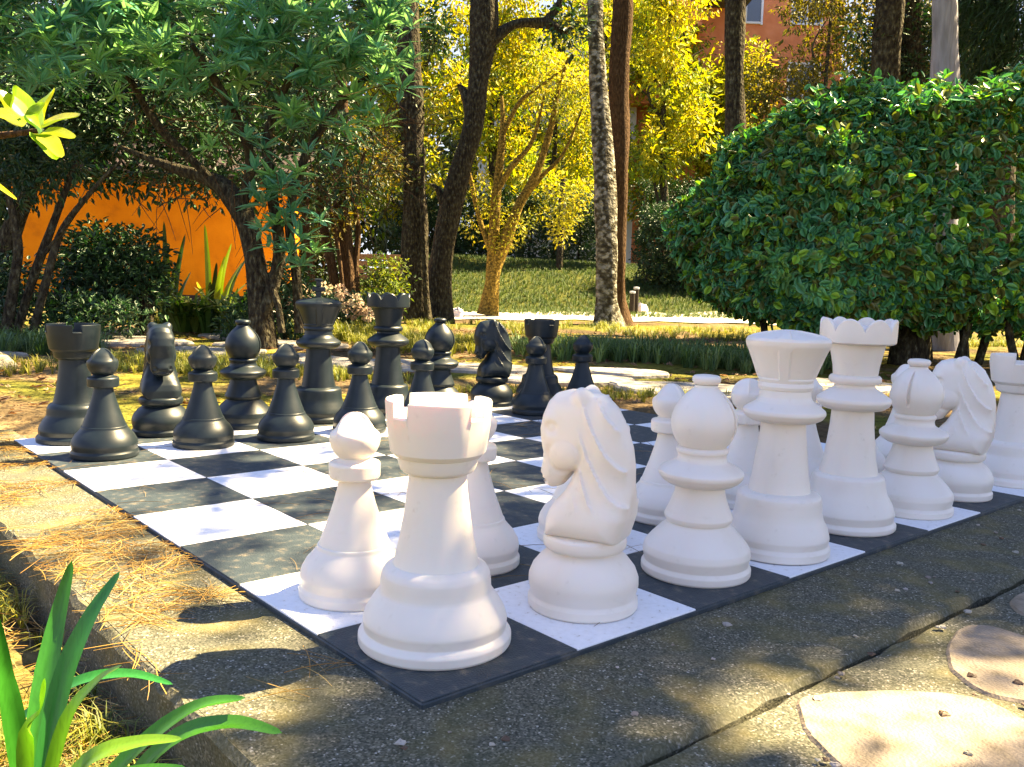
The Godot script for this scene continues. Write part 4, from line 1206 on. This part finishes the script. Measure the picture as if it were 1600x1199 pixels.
# ---------------------------------------------------------------- trees of the middle distance
func set_trees() -> void:
	var bits := spray(24, 0.24, 0.11, 0.05)
	var dark := [Color(0.025, 0.06, 0.02), Color(0.035, 0.08, 0.025)]
	var olive := [Color(0.09, 0.11, 0.02), Color(0.14, 0.14, 0.02), Color(0.06, 0.08, 0.02)]
	var none := []
	tree("lichen_trunk_tree", "tall pale trunk mottled with lichen, left of the twin trunks at centre right", [path_of([[950, 514, -14.9], [948, 470, -14.9], [947, 400, -14.9], [944, 300, -14.9], [938, 180, -14.9], [932, 60, -14.9], [926, -80, -14.9], [920, -300, -15.0]], [0.3, 0.2, 0.175, 0.165, 0.14, 0.12, 0.11, 0.08])], M.lichen_bark, none, 0, null, null, none)
	tree("brown_trunk_tree", "tall brown vine-wrapped trunk standing against the lichen trunk", [path_of([[966, 512, -15.2], [966, 470, -15.2], [966, 400, -15.2], [966, 300, -15.2], [967, 180, -15.2], [970, 60, -15.2], [972, -80, -15.2], [978, -320, -15.3]], [0.26, 0.15, 0.14, 0.15, 0.165, 0.17, 0.16, 0.11])], M.brown_bark, none, 0, null, null, none)
	tree("leaning_tree", "dark leaning tree forking near the top, left of the golden tree", [
		path_of([[682, 508, -14.4], [686, 450, -14.4], [694, 380, -14.4], [706, 320, -14.4], [722, 260, -14.4], [738, 200, -14.4], [748, 120, -14.4], [756, 30, -14.4], [758, -120, -14.4], [765, -350, -14.5]], [0.28, 0.2, 0.165, 0.17, 0.17, 0.165, 0.175, 0.23, 0.2, 0.13]),
		path_of([[738, 190, -14.4], [728, 150, -14.5], [716, 132, -14.5]], [0.12, 0.09, 0.03]),
		path_of([[752, 80, -14.4], [800, 40, -14.5], [850, 36, -14.6], [880, 48, -14.6], [898, 40, -14.6]], [0.09, 0.07, 0.08, 0.06, 0.02]),
		path_of([[850, 36, -14.6], [872, 10, -14.6], [885, -30, -14.6]], [0.07, 0.05, 0.04]),
		path_of([[700, 350, -14.4], [686, 300, -14.4], [672, 288, -14.4]], [0.08, 0.05, 0.02])], M.mossy_bark,
		[[at(880, 40, -14.7), Vector3(0.4, 0.2, 0.3)], [at(640, 20, -14.9), Vector3(1.0, 0.6, 0.4)]], 90, bits, M.dark_leaf, dark)
	tree("golden_tree", "small many-branched tree with golden mossy trunk on the lawn's edge", [
		path_of([[763, 492, -17.4], [768, 450, -17.4], [774, 415, -17.4], [792, 370, -17.4], [812, 320, -17.4], [838, 270, -17.4], [860, 200, -17.4], [872, 140, -17.4], [888, 90, -17.3]], [0.23, 0.15, 0.13, 0.12, 0.09, 0.075, 0.06, 0.04, 0.02]),
		path_of([[766, 440, -17.4], [770, 380, -17.4], [776, 300, -17.4], [786, 210, -17.4], [784, 150, -17.4]], [0.1, 0.1, 0.09, 0.07, 0.03]),
		path_of([[776, 300, -17.4], [800, 260, -17.3], [832, 220, -17.3], [850, 150, -17.3]], [0.06, 0.05, 0.035, 0.02]),
		path_of([[786, 210, -17.4], [812, 160, -17.3], [850, 130, -17.3], [880, 108, -17.2]], [0.05, 0.04, 0.03, 0.015]),
		path_of([[812, 320, -17.4], [842, 280, -17.5], [880, 240, -17.5], [910, 170, -17.5]], [0.07, 0.05, 0.035, 0.015]),
		path_of([[770, 400, -17.4], [748, 340, -17.5], [735, 280, -17.5], [724, 240, -17.5]], [0.07, 0.05, 0.04, 0.02])], M.golden_moss_bark,
		[[at(875, 300, -17.6), Vector3(0.55, 0.9, 0.4)], [at(790, 350, -17.4), Vector3(0.6, 0.5, 0.4)], [at(740, 320, -17.5), Vector3(0.35, 0.6, 0.3)], [at(870, 160, -17.5), Vector3(0.8, 0.7, 0.5)]], 120, bits, M.yellow_leaf, [Color(0.34, 0.34, 0.02), Color(0.46, 0.44, 0.03), Color(0.2, 0.24, 0.03)], 0.6, 1.0, -0.1)
	tree("mossy_trunk_tree", "straight dark mossy trunk just left of the leaning tree", [path_of([[655, 500, -13.8], [650, 420, -13.8], [648, 320, -13.8], [644, 200, -13.8], [640, 60, -13.8], [636, -150, -13.8]], [0.24, 0.18, 0.17, 0.17, 0.16, 0.13]), path_of([[668, 500, -13.6], [664, 420, -13.6], [660, 330, -13.6], [662, 230, -13.6]], [0.05, 0.04, 0.045, 0.03])], M.mossy_bark,
		[[at(640, 240, -13.9), Vector3(0.4, 0.9, 0.3)]], 50, bits, M.dark_leaf, olive, 0.6, 0.9)
	tree("vine_stem_tree", "cluster of thin twisting stems with peeling golden bark behind the black king", [
		path_of([[552, 490, -12.6], [546, 420, -12.6], [536, 350, -12.6], [530, 290, -12.6], [536, 200, -12.6], [530, 60, -12.6]], [0.12, 0.1, 0.1, 0.09, 0.08, 0.06]),
		path_of([[524, 490, -12.5], [520, 430, -12.5], [506, 360, -12.5], [498, 300, -12.5], [512, 220, -12.5]], [0.08, 0.07, 0.06, 0.05, 0.04]),
		path_of([[538, 480, -12.4], [530, 400, -12.4], [516, 330, -12.4], [500, 290, -12.4]], [0.035, 0.03, 0.03, 0.02]),
		path_of([[560, 490, -12.6], [556, 420, -12.6], [560, 360, -12.6], [552, 300, -12.6], [570, 240, -12.6]], [0.05, 0.045, 0.04, 0.04, 0.02]),
		path_of([[480, 500, -12.3], [486, 420, -12.3], [476, 350, -12.3], [482, 280, -12.3]], [0.06, 0.05, 0.05, 0.03])], M.brown_bark,
		[[at(545, 260, -12.8), Vector3(0.7, 0.6, 0.3)], [at(535, 330, -12.5), Vector3(0.35, 0.4, 0.2)]], 75, bits, M.yellow_leaf, [Color(0.13, 0.12, 0.02), Color(0.07, 0.08, 0.02), Color(0.2, 0.16, 0.02)], 0.6, 0.9)
	tree("slender_tree", "slender dark post-like trunk on the lawn left of the lichen trunk", [path_of([[873, 474, -25.6], [874, 420, -25.6], [877, 360, -25.6], [880, 280, -25.6]], [0.11, 0.1, 0.1, 0.07])], M.mossy_bark, none, 0, null, null, none)
	tree("dark_trunk_tree", "straight black trunk rising behind the camellia hedge's left end", [path_of([[1150, 300, -13.0], [1149, 200, -13.0], [1149, 100, -13.0], [1150, 0, -13.0], [1152, -200, -13.0]], [0.15, 0.135, 0.13, 0.13, 0.1])], M.mossy_bark, none, 0, null, null, none)
	var o := tree("grey_trunk_tree", "smooth pale grey trunk rising above the camellia hedge at right", [path_of([[1474, 560, -11.2], [1474, 200, -11.2], [1475, 100, -11.2], [1476, 0, -11.2], [1477, -300, -11.2], [1476, -640, -11.2]], [0.2, 0.165, 0.16, 0.158, 0.15, 0.1])], M.smooth_grey_bark, none, 0, null, null, none)
	canopy(o)
	tree("rough_conifer", "rough dark conifer trunk left of the grey trunk behind the hedge", [path_of([[1376, 300, -12.6], [1380, 180, -12.6], [1386, 80, -12.6], [1394, -40, -12.6], [1400, -300, -12.6]], [0.2, 0.19, 0.18, 0.17, 0.12])], M.mossy_bark,
		[[at(1360, 60, -12.9), Vector3(0.3, 0.7, 0.3)]], 24, bits, M.dark_leaf, dark, 0.7, 1.0)
	tree("ivy_trunk", "dark ivy-clad double trunk between rough conifer and grey trunk", [path_of([[1432, 300, -12.9], [1430, 180, -12.9], [1428, 60, -12.9], [1426, -300, -12.9]], [0.16, 0.16, 0.15, 0.1]), path_of([[1404, 260, -13.1], [1410, 120, -13.1], [1416, 0, -13.1], [1420, -200, -13.1]], [0.09, 0.09, 0.08, 0.06])], M.mossy_bark,
		[[at(1425, 90, -12.9), Vector3(0.28, 0.9, 0.25)]], 60, bits, M.dark_leaf, dark, 0.6, 0.9)
	tree("dark_conifer", "drooping dark conifer filling the top right corner", [path_of([[1560, 400, -13.6], [1562, 200, -13.6], [1566, 0, -13.6], [1570, -400, -13.6]], [0.2, 0.19, 0.17, 0.1])], M.mossy_bark,
		[[at(1560, 60, -13.4), Vector3(0.75, 1.3, 0.6)], [at(1640, 40, -13.0), Vector3(0.8, 1.5, 0.6)], [at(1520, -40, -13.6), Vector3(0.7, 0.6, 0.5)]], 330, spray(40, 0.26, 0.2, 0.018, 0.8), M.dark_leaf, dark, 0.8, 1.3, -0.4)

func canopy(o: Node3D) -> void:              # the grey tree's high crown, out of frame: it throws the dappled shade on the white pieces
	var bits := spray(16, 0.17, 0.11, 0.055)
	var xf := []
	var gaps := []                       # where the crown is open: (x, z, radius) of the sunny spot under it
	for q in [[1130, 1160, 0.11], [1080, 1070, 0.08], [1360, 1085, 0.09], [1440, 1130, 0.1], [1540, 1190, 0.14], [1600, 1050, 0.1], [1330, 945, 0.06], [1470, 955, 0.07], [1240, 1060, 0.06], [1180, 1110, 0.08], [840, 760, 0.1], [720, 720, 0.12], [820, 700, 0.1], [60, 860, 0.15], [150, 1060, 0.2], [40, 960, 0.15], [120, 800, 0.12], [330, 930, 0.1], [440, 1060, 0.06], [175, 690, 0.14], [265, 670, 0.14], [340, 690, 0.14], [460, 680, 0.14], [600, 650, 0.14], [130, 670, 0.12]]:
		var g := on_ground(q[0], q[1], 0.0)
		gaps.append(Vector3(g.x, g.z, q[2]))
	var darks := []                      # and where a bough throws a patch of shade into the sunny side
	for q in [[445, 985, 0.07], [395, 1010, 0.07], [345, 1040, 0.07], [300, 1075, 0.07], [200, 870, 0.1], [140, 850, 0.08], [470, 780, 0.1], [280, 740, 0.09]]:
		var g := on_ground(q[0], q[1], 0.0)
		darks.append(Vector3(g.x, g.z, q[2]))
	for k in 42000:
		var g := Vector3(rng.randf_range(-5.5, 6.5), 0, rng.randf_range(-11, 0.5))
		var edge := -0.25 - 0.08 * (g.z + 1.4) + 0.05 * wob.get_noise_2d(g.z * 300, 9)
		var shade := smoothstep(-0.1, 0.12, g.x - edge)
		var dap := wob.get_noise_2d(g.x * 110, g.z * 110) + 0.5 * wob.get_noise_2d(g.x * 260 + 77, g.z * 260)
		var p := lerpf(smoothstep(0.22, 0.42, dap) * 0.16, 1.0, shade)
		if g.z < -5.2: p = smoothstep(0.0, 0.3, dap) * 0.3
		p *= 1.0 - 0.6 * smoothstep(3.0, 6.0, absf(g.x))
		for s in darks: p = maxf(p, smoothstep(s.z + 0.05, s.z - 0.05, Vector2(g.x - s.x, g.z - s.y).length()))
		for s in gaps: p *= smoothstep(s.z, s.z + 0.2, Vector2(g.x - s.x, g.z - s.y).length())
		if rng.randf() > p: continue
		var y := rng.randf_range(5.4, 8.6)
		var q := g + TOSUN * (y / TOSUN.y)
		xf.append(Transform3D(turn_any().scaled(Vector3.ONE * rng.randf_range(0.75, 1.15)), q))
	many("crown", bits, M.dark_leaf, xf, tints([Color(0.05, 0.1, 0.03), Color(0.07, 0.12, 0.03)]), o)
	var top := at(1476, -640, -11.2)
	var n := 0
	for q in [[3.0, 6.5, -5.0], [5.0, 7.2, -4.0], [7.5, 6.6, -5.5], [6.5, 7.4, -7.5], [4.0, 6.8, -8.0], [9.0, 7.2, -8.0], [2.0, 7.6, -7.0]]:
		var e := Vector3(q[0], q[1], q[2])
		piece("branch", n, trunk_mesh([[[top + Vector3(0, -0.6, 0), top.lerp(e, 0.5) + Vector3(0, 0.2, 0), e], [0.07, 0.05, 0.02]]], 7), M.smooth_grey_bark, o, Transform3D())
		n += 1

func set_far_trees() -> void:
	var bits := spray(34, 0.42, 0.17, 0.075)
	var yel := [Color(0.52, 0.52, 0.012), Color(0.62, 0.6, 0.02), Color(0.38, 0.45, 0.015), Color(0.6, 0.52, 0.012), Color(0.24, 0.34, 0.02), Color(0.15, 0.22, 0.025)]
	var ol := [Color(0.2, 0.19, 0.03), Color(0.27, 0.23, 0.03), Color(0.13, 0.13, 0.03)]
	var dark := [Color(0.03, 0.06, 0.02), Color(0.045, 0.08, 0.02)]
	# x, z, low, high, half width, how full, kind, label
	var list := [
		[-3.4, -28.5, 2.6, 9.0, 1.8, 115, 0, "yellow-leaved tree seen between the mossy trunk and the rosette tree"],
		[-0.8, -30.5, 2.8, 10.4, 1.8, 120, 0, "yellow-leaved tree behind the leaning dark tree"],
		[1.4, -33.5, 2.8, 11.2, 1.6, 95, 0, "yellow-leaved tree behind the golden tree's crown"],
		[5.7, -37.0, 4.0, 12.0, 2.0, 130, 0, "yellow-leaved tree right of the twin trunks"],
		[4.4, -28.0, 4.0, 9.4, 1.15, 80, 0, "yellow-leaved tree nearest the brown trunk's right side"],
		[0.1, -36.5, 2.4, 9.0, 1.7, 110, 0, "yellow-leaved tree filling the gap above the dark lawn hedge"],
		[8.2, -38.2, 3.6, 9.8, 1.8, 120, 0, "yellow-leaved tree below the coral building's balcony"],
		[3.4, -37.5, 4.0, 12.0, 1.6, 80, 0, "farthest yellow-leaved tree, behind the twin trunks"],
		[11.3, -34.6, 2.6, 11.8, 2.2, 230, 1, "twiggy olive-yellow tree right of the black trunk"],
		[14.4, -35.0, 2.6, 12.0, 2.1, 170, 1, "twiggy olive tree left of the rough conifer"],
		[17.4, -35.0, 2.4, 12.0, 2.6, 190, 2, "dark tree behind the grey trunk"],
		[21.5, -34.0, 2.0, 12.5, 2.6, 220, 2, "dark tree behind the drooping conifer at top right"],
		[-5.4, -24.0, 3.0, 8.0, 1.6, 150, 2, "dark tree behind the stems at centre left"],
		[-8.2, -24.0, 2.6, 8.5, 2.0, 240, 2, "dark tree behind the orange wall's middle"],
		[-11.5, -24.5, 2.0, 8.5, 2.0, 240, 2, "dark tree behind the orange wall's left end"],
		[-14.5, -23.0, 0.5, 8.5, 2.0, 240, 2, "dark tree beyond the left edge shrub"]]
	for t in list:
		var base := ground_at(t[0], t[1])
		var c := [yel, ol, dark][t[6]] as Array
		var lm: Material = M.dark_leaf if t[6] == 2 else M.yellow_leaf
		var bl := []
		var n := 6
		for k in n:
			var f := (k + 0.5) / n
			bl.append([Vector3(t[0] + rng.randf_range(-0.7, 0.7) * t[4], lerpf(t[2], t[3], f), t[1] + rng.randf_range(-0.6, 0.6)), Vector3(t[4] * rng.randf_range(0.6, 0.95), (t[3] - t[2]) / n * 0.85, t[4] * 0.7)])
		var paths := [[[base, base + Vector3(0.1, 1.5, 0), base + Vector3(-0.1, 4, 0.1), Vector3(t[0], t[3], t[1])], [0.16, 0.13, 0.1, 0.03]]]
		for k in 4:
			var h := lerpf(1.6, t[3] * 0.6, k / 3.0)
			paths.append([[base + Vector3(0, h, 0), base + Vector3(rng.randf_range(-0.8, 0.8), h + 1.0, 0.2), base + Vector3(rng.randf_range(-1, 1) * t[4], h + 2.3, rng.randf_range(-0.5, 0.5))], [0.06, 0.04, 0.015]])
		tree(["yellow_tree", "olive_tree", "dark_tree"][t[6]], t[7], paths, M.mossy_bark, bl, int(t[5] * (2.3 if t[6] < 2 else 1.5)), bits, lm, c, 0.75, 1.45, -0.3 if t[6] < 2 else -0.5, ["yellow-leaved trees in the background", "twiggy trees in the background", "dark trees in the background"][t[6]])
	# clipped hedges on and beyond the lawn
	var leafs := spray(30, 0.2, 0.09, 0.05)
	for h in [[Vector3(-0.4, 2.0, -29.0), Vector3(3.4, 1.35, 0.6), 620, "long dark hedge along the top of the lawn"], [Vector3(4.6, 1.35, -23.5), Vector3(1.35, 1.25, 0.9), 420, "clipped dark hedge with sunlit top right of the twin trunks"], [Vector3(6.2, 2.7, -30.5), Vector3(2.2, 1.3, 0.7), 330, "farther hedge with a light green top beyond the right lawn"], [Vector3(9.5, 1.2, -20.0), Vector3(2.6, 1.2, 0.8), 420, "dark hedge seen under the camellia hedge"], [Vector3(-6.0, 0.9, -21.0), Vector3(2.2, 1.4, 0.6), 380, "dark hedge beside the orange wall's right end"]]:
		var o := thing("clipped_hedge", h[3], "hedge", Vector3.ZERO, "clipped hedges in the background")
		var xf := []
		var t := PackedVector3Array()
		for k in 9:
			var x: float = h[0].x + h[1].x * (k / 4.0 - 1.0) * 0.92
			tube(t, [Vector3(x, height(x, h[0].z) - 0.1, h[0].z), Vector3(x + 0.1, h[0].y, h[0].z), Vector3(x, h[0].y + h[1].y * 0.7, h[0].z)], [0.05, 0.04, 0.02], 5)
		tag(obj("stems", creased(t, 80), M.mossy_bark, o), "", "", "", "stuff")
		while xf.size() < h[2] * 2:
			var p := Vector3(rng.randf_range(-1, 1), rng.randf_range(-1, 1), rng.randf_range(-1, 1))
			var q: Vector3 = h[0] + p * h[1]
			q.y += 0.08 * wob.get_noise_2d(q.x * 200, q.z * 200)
			xf.append(Transform3D(turn_any(), q))
		many("foliage", leafs, M.dark_leaf, xf, tints([Color(0.02, 0.05, 0.012), Color(0.032, 0.07, 0.016)]), o)
	# woodland closing the view
	var xf := []
	for k in 3600:
		var x := rng.randf_range(-60, 75)
		var z := rng.randf_range(-74, -58)
		xf.append(Transform3D(turn_any().scaled(Vector3.ONE * rng.randf_range(3.0, 5.0)), Vector3(x, rng.randf_range(1, 15) + 3.0 * wob.get_noise_2d(x * 10, 3), z)))
	tag(many("woodland", bits, M.dark_leaf, xf, tints([Color(0.07, 0.09, 0.03), Color(0.12, 0.13, 0.03), Color(0.05, 0.08, 0.03)])), "far woodland closing the view behind the buildings", "woodland")

# ---------------------------------------------------------------- buildings and small things
func window(o: Node3D, x: float, y: float, z: float, w: float, h: float, k: int, louvre := false) -> void:
	var t := PackedVector3Array()
	for s in [-1.0, 1.0]:
		box(t, Vector3(s * (w * 0.5), 0, 0.03), Vector3(0.09, h + 0.18, 0.1), Basis(), 0.008)
		box(t, Vector3(0, s * (h * 0.5 + 0.002), 0.028), Vector3(w - 0.094, 0.09, 0.09), Basis(), 0.008)
	box(t, Vector3(0, 0, 0.02), Vector3(0.06, h - 0.1, 0.05), Basis(), 0.006)
	var f := piece("window", k, creased(t, 20), M.window_frame_white, o, Transform3D(Basis(), Vector3(x, y, z)))
	if louvre:
		var n := int(h / 0.14)
		for e in n: piece("slat", e, box_mesh(Vector3(w - 0.1, 0.1, 0.02), 0.004), M.blue_grey_slat, f, Transform3D(Basis(Vector3.RIGHT, 0.5), Vector3(0, -h * 0.5 + 0.1 + e * (h - 0.12) / n, 0.0)))
	else:
		for s in [-1.0, 1.0]: piece("pane", 0 if s < 0 else 1, box_mesh(Vector3(w * 0.5 - 0.08, h - 0.1, 0.012)), M.window_glass, f, Transform3D(Basis(), Vector3(s * w * 0.25, 0, 0.008)))

func set_buildings() -> void:
	var o := thing("orange_house", "low house with a bright orange wall and dark eave behind the left shrubs", "house", Vector3(-7.2, -0.1, -19.2))
	o.rotation.y = 0.16
	obj("wall", box_mesh(Vector3(5.1, 2.5, 3.0), 0.01, Vector3(0, 1.25, 0)), M.orange_render, o)
	var t := PackedVector3Array()
	box(t, Vector3(0, 2.58, 0.1), Vector3(5.8, 0.16, 4.0), Basis(), 0.01)
	box(t, Vector3(0, 2.9, 0.6), Vector3(5.8, 0.1, 2.2), Basis(Vector3.RIGHT, 0.42))
	box(t, Vector3(0, 2.9, -1.2), Vector3(5.8, 0.1, 2.2), Basis(Vector3.RIGHT, -0.42))
	obj("roof", creased(t, 20), M.brown_eave, o)
	obj("gutter", box_mesh(Vector3(5.82, 0.1, 0.1), 0.03, Vector3(0, 2.53, 2.15)), M.dark_timber, o)
	obj("plinth", box_mesh(Vector3(5.14, 0.3, 3.04), 0.01, Vector3(0, 0.14, 0)), M.brown_eave, o)
	# coral apartment building
	o = thing("apartment_building", "coral orange apartment building with balcony glimpsed above the yellow trees", "building", Vector3(8.2, 1.0, -43.5))
	obj("wall", box_mesh(Vector3(10.5, 13.4, 8), 0.02, Vector3(0, 6.7, 0)), M.coral_render, o)
	var k := 0
	for s in 4:
		for c in 4:
			window(o, -3.95 + c * 2.55, 2.0 + s * 3.1, 4.0, 1.3, 1.5 if s else 1.9, k, s > 0 and c == 0)
			k += 1
	for s in 3:
		var y := 3.9 + s * 3.1
		var b := piece("balcony", s, box_mesh(Vector3(3.4, 0.18, 1.3), 0.02, Vector3(-2.6, y, 4.66)), M.coral_render, o, Transform3D())
		obj("parapet", box_mesh(Vector3(3.4, 0.8, 0.12), 0.02, Vector3(-2.6, y + 0.492, 5.25)), M.coral_render, b)
	obj("canopy", box_mesh(Vector3(2.4, 0.16, 2.0), 0.02, Vector3(-0.1, 11.2, 5.0)), M.roof_slate, o)
	obj("downpipe", box_mesh(Vector3(0.5, 13.0, 0.3), 0.05, Vector3(-1.05, 6.6, 4.16)), M.orange_render, o)
	obj("roof", box_mesh(Vector3(11.2, 0.4, 8.8), 0.03, Vector3(0, 13.61, 0)), M.roof_slate, o)
	# pale building
	o = thing("pale_building", "pale building with blue grey slatted windows behind the golden tree", "building", Vector3(1.6, 1.3, -42.5))
	obj("wall", box_mesh(Vector3(6.6, 9.6, 7), 0.02, Vector3(0, 4.8, 0)), M.pale_render, o)
	for s in 3:
		for c in 3: window(o, -2.2 + c * 2.2, 1.8 + s * 3.0, 3.5, 1.5, 1.7, s * 3 + c, c > 0)
	obj("roof", box_mesh(Vector3(7.4, 0.35, 7.8), 0.03, Vector3(0, 9.78, 0)), M.brown_eave, o)
	# low timber bench far left and brown bench behind the king
	for b in [["dark low timber bench under the bare shrub at the left edge", at(28, 500, -9.2), 1.0, M.dark_timber, 0.42, false], ["brown slatted garden bench in the shade behind the black queen", at(592, 395, -18.0), 1.1, M.brown_timber, 0.5, true]]:
		o = thing("garden_bench", b[0], "bench", Vector3.ZERO)
		var p: Vector3 = b[1]
		o.position = ground_at(p.x, p.z)
		var w: float = b[2]
		for e in 4: piece("seat_slat", e, box_mesh(Vector3(w, 0.035, 0.095), 0.005), b[3], o, Transform3D(Basis(), Vector3(0, b[4], -0.16 + e * 0.107)))
		var n := 0
		for sx in [-1.0, 1.0]:
			for sz in [-1.0, 1.0]:
				piece("leg", n, box_mesh(Vector3(0.06, b[4] - 0.02, 0.06), 0.005), b[3], o, Transform3D(Basis(), Vector3(sx * w * 0.42, b[4] * 0.5 - 0.01, sz * 0.14)))
				n += 1
		if b[5]:
			for e in 4: piece("back_slat", e, box_mesh(Vector3(w, 0.11, 0.03), 0.005), b[3], o, Transform3D(Basis(), Vector3(0, b[4] + 0.18 + e * 0.135, -0.24)))
			for sx in [-1.0, 1.0]: piece("back_post", 0 if sx < 0 else 1, box_mesh(Vector3(0.06, b[4] + 0.7, 0.05), 0.005), b[3], o, Transform3D(Basis(), Vector3(sx * w * 0.42, b[4] * 0.5 + 0.33, -0.285)))
	# bollards by the sunlit path
	for q in [[987, 492, -19.5, 0.52, "left, shorter wooden bollard beside the sunny path"], [993, 492, -19.7, 0.6, "right, taller wooden bollard beside the sunny path"]]:
		var p := at(q[0], q[1], q[2])
		o = thing("bollard", q[4], "bollard", ground_at(p.x, p.z), "wooden bollards by the path")
		obj("post", lathe(V([0.058, -0.05, 0.055, q[3] - 0.06, 0.0, q[3] - 0.058]), 16), M.dark_timber, o)
		obj("cap", lathe(V([0.03, q[3] - 0.057, 0.064, q[3] - 0.05, 0.064, q[3] - 0.01, 0.0, q[3]]), 16), M.rail_metal, o)
	o = thing("handrail", "grey metal handrail above the clipped hedge at centre right", "handrail", Vector3(5.6, height(5.6, -26.0), -26.0))
	t = PackedVector3Array()
	tube(t, [Vector3(-1.0, 1.25, 0), Vector3(0.2, 1.22, 0), Vector3(1.6, 1.18, 0)], [0.04, 0.04, 0.04], 8)
	obj("rail", creased(t, 60), M.rail_metal, o)
	for e in 3:
		t = PackedVector3Array()
		tube(t, [Vector3(-0.9 + e * 1.2, -0.1, 0), Vector3(-0.9 + e * 1.2, 1.2, 0)], [0.025, 0.025], 8)
		piece("post", e, creased(t, 60), M.rail_metal, o, Transform3D())
	for q in [[715, 487, 0.14, "pinkish white stone on the sunny path left of the golden tree", -16.6, "pale_rock"], [1001, 470, 0.16, "pale stone beside the bollards", -20.0, "pale_rock"], [-12, 580, 0.11, "rounded beige stone cut by the left edge", -6.2, "beige_rock"]]:
		var p := at(q[0], q[1], q[4])
		var m := done_pebble()
		var r := tag_rock(q[3], q[2], ground_at(p.x, p.z), m, M[q[5]])
		r.rotation.y = q[0]

func tag_rock(label: String, size: float, where: Vector3, m: Mesh, mt: Material) -> MeshInstance3D:
	var o := obj("garden_stone", m, mt)
	tag(o, label, "stone")
	o.position = where + Vector3(0, size * 0.4, 0)
	o.scale = Vector3(1.15, 0.9, 1.0) * size / 0.03
	return o

# ---------------------------------------------------------------- the scene
func _ready() -> void:
	var cam := Camera3D.new()
	cam.name = "camera"
	cam.fov = 45.73
	cam.near = 0.02
	cam.far = 600.0
	cam.transform = Transform3D(view, EYE)
	add_child(cam)
	cam.current = true
	var sky := ProceduralSkyMaterial.new()
	sky.sky_top_color = Color(0.46, 0.55, 0.76)
	sky.sky_horizon_color = Color(0.86, 0.88, 0.92)
	sky.sky_curve = 0.2
	sky.ground_bottom_color = Color(0.3, 0.27, 0.2)
	sky.ground_horizon_color = Color(0.6, 0.58, 0.5)
	sky.sky_energy_multiplier = 0.57
	var env := Environment.new()
	env.background_mode = Environment.BG_SKY
	env.sky = Sky.new()
	env.sky.sky_material = sky
	env.background_energy_multiplier = 1.0
	env.tonemap_mode = Environment.TONE_MAPPER_LINEAR
	env.tonemap_exposure = 8.0
	env.sdfgi_enabled = true
	env.ssao_enabled = true
	env.ssil_enabled = true
	var we := WorldEnvironment.new()
	we.name = "world"
	we.environment = env
	add_child(we)
	var sun := DirectionalLight3D.new()
	sun.name = "sun"
	sun.light_energy = 1.6
	sun.light_color = Color(1.0, 0.9, 0.7)
	sun.light_angular_distance = 0.5
	sun.shadow_enabled = true
	add_child(sun)
	sun.basis = Basis.looking_at(-TOSUN, Vector3.UP)

	rng.seed = 20240
	wob.seed = 5
	wob.fractal_octaves = 2
	materials()
	set_ground()
	set_buildings()
	set_trees()
	set_far_trees()
	set_rhododendron()
	set_camellia()
	set_understory()
	set_board()
	set_litter()
	set_foreground()
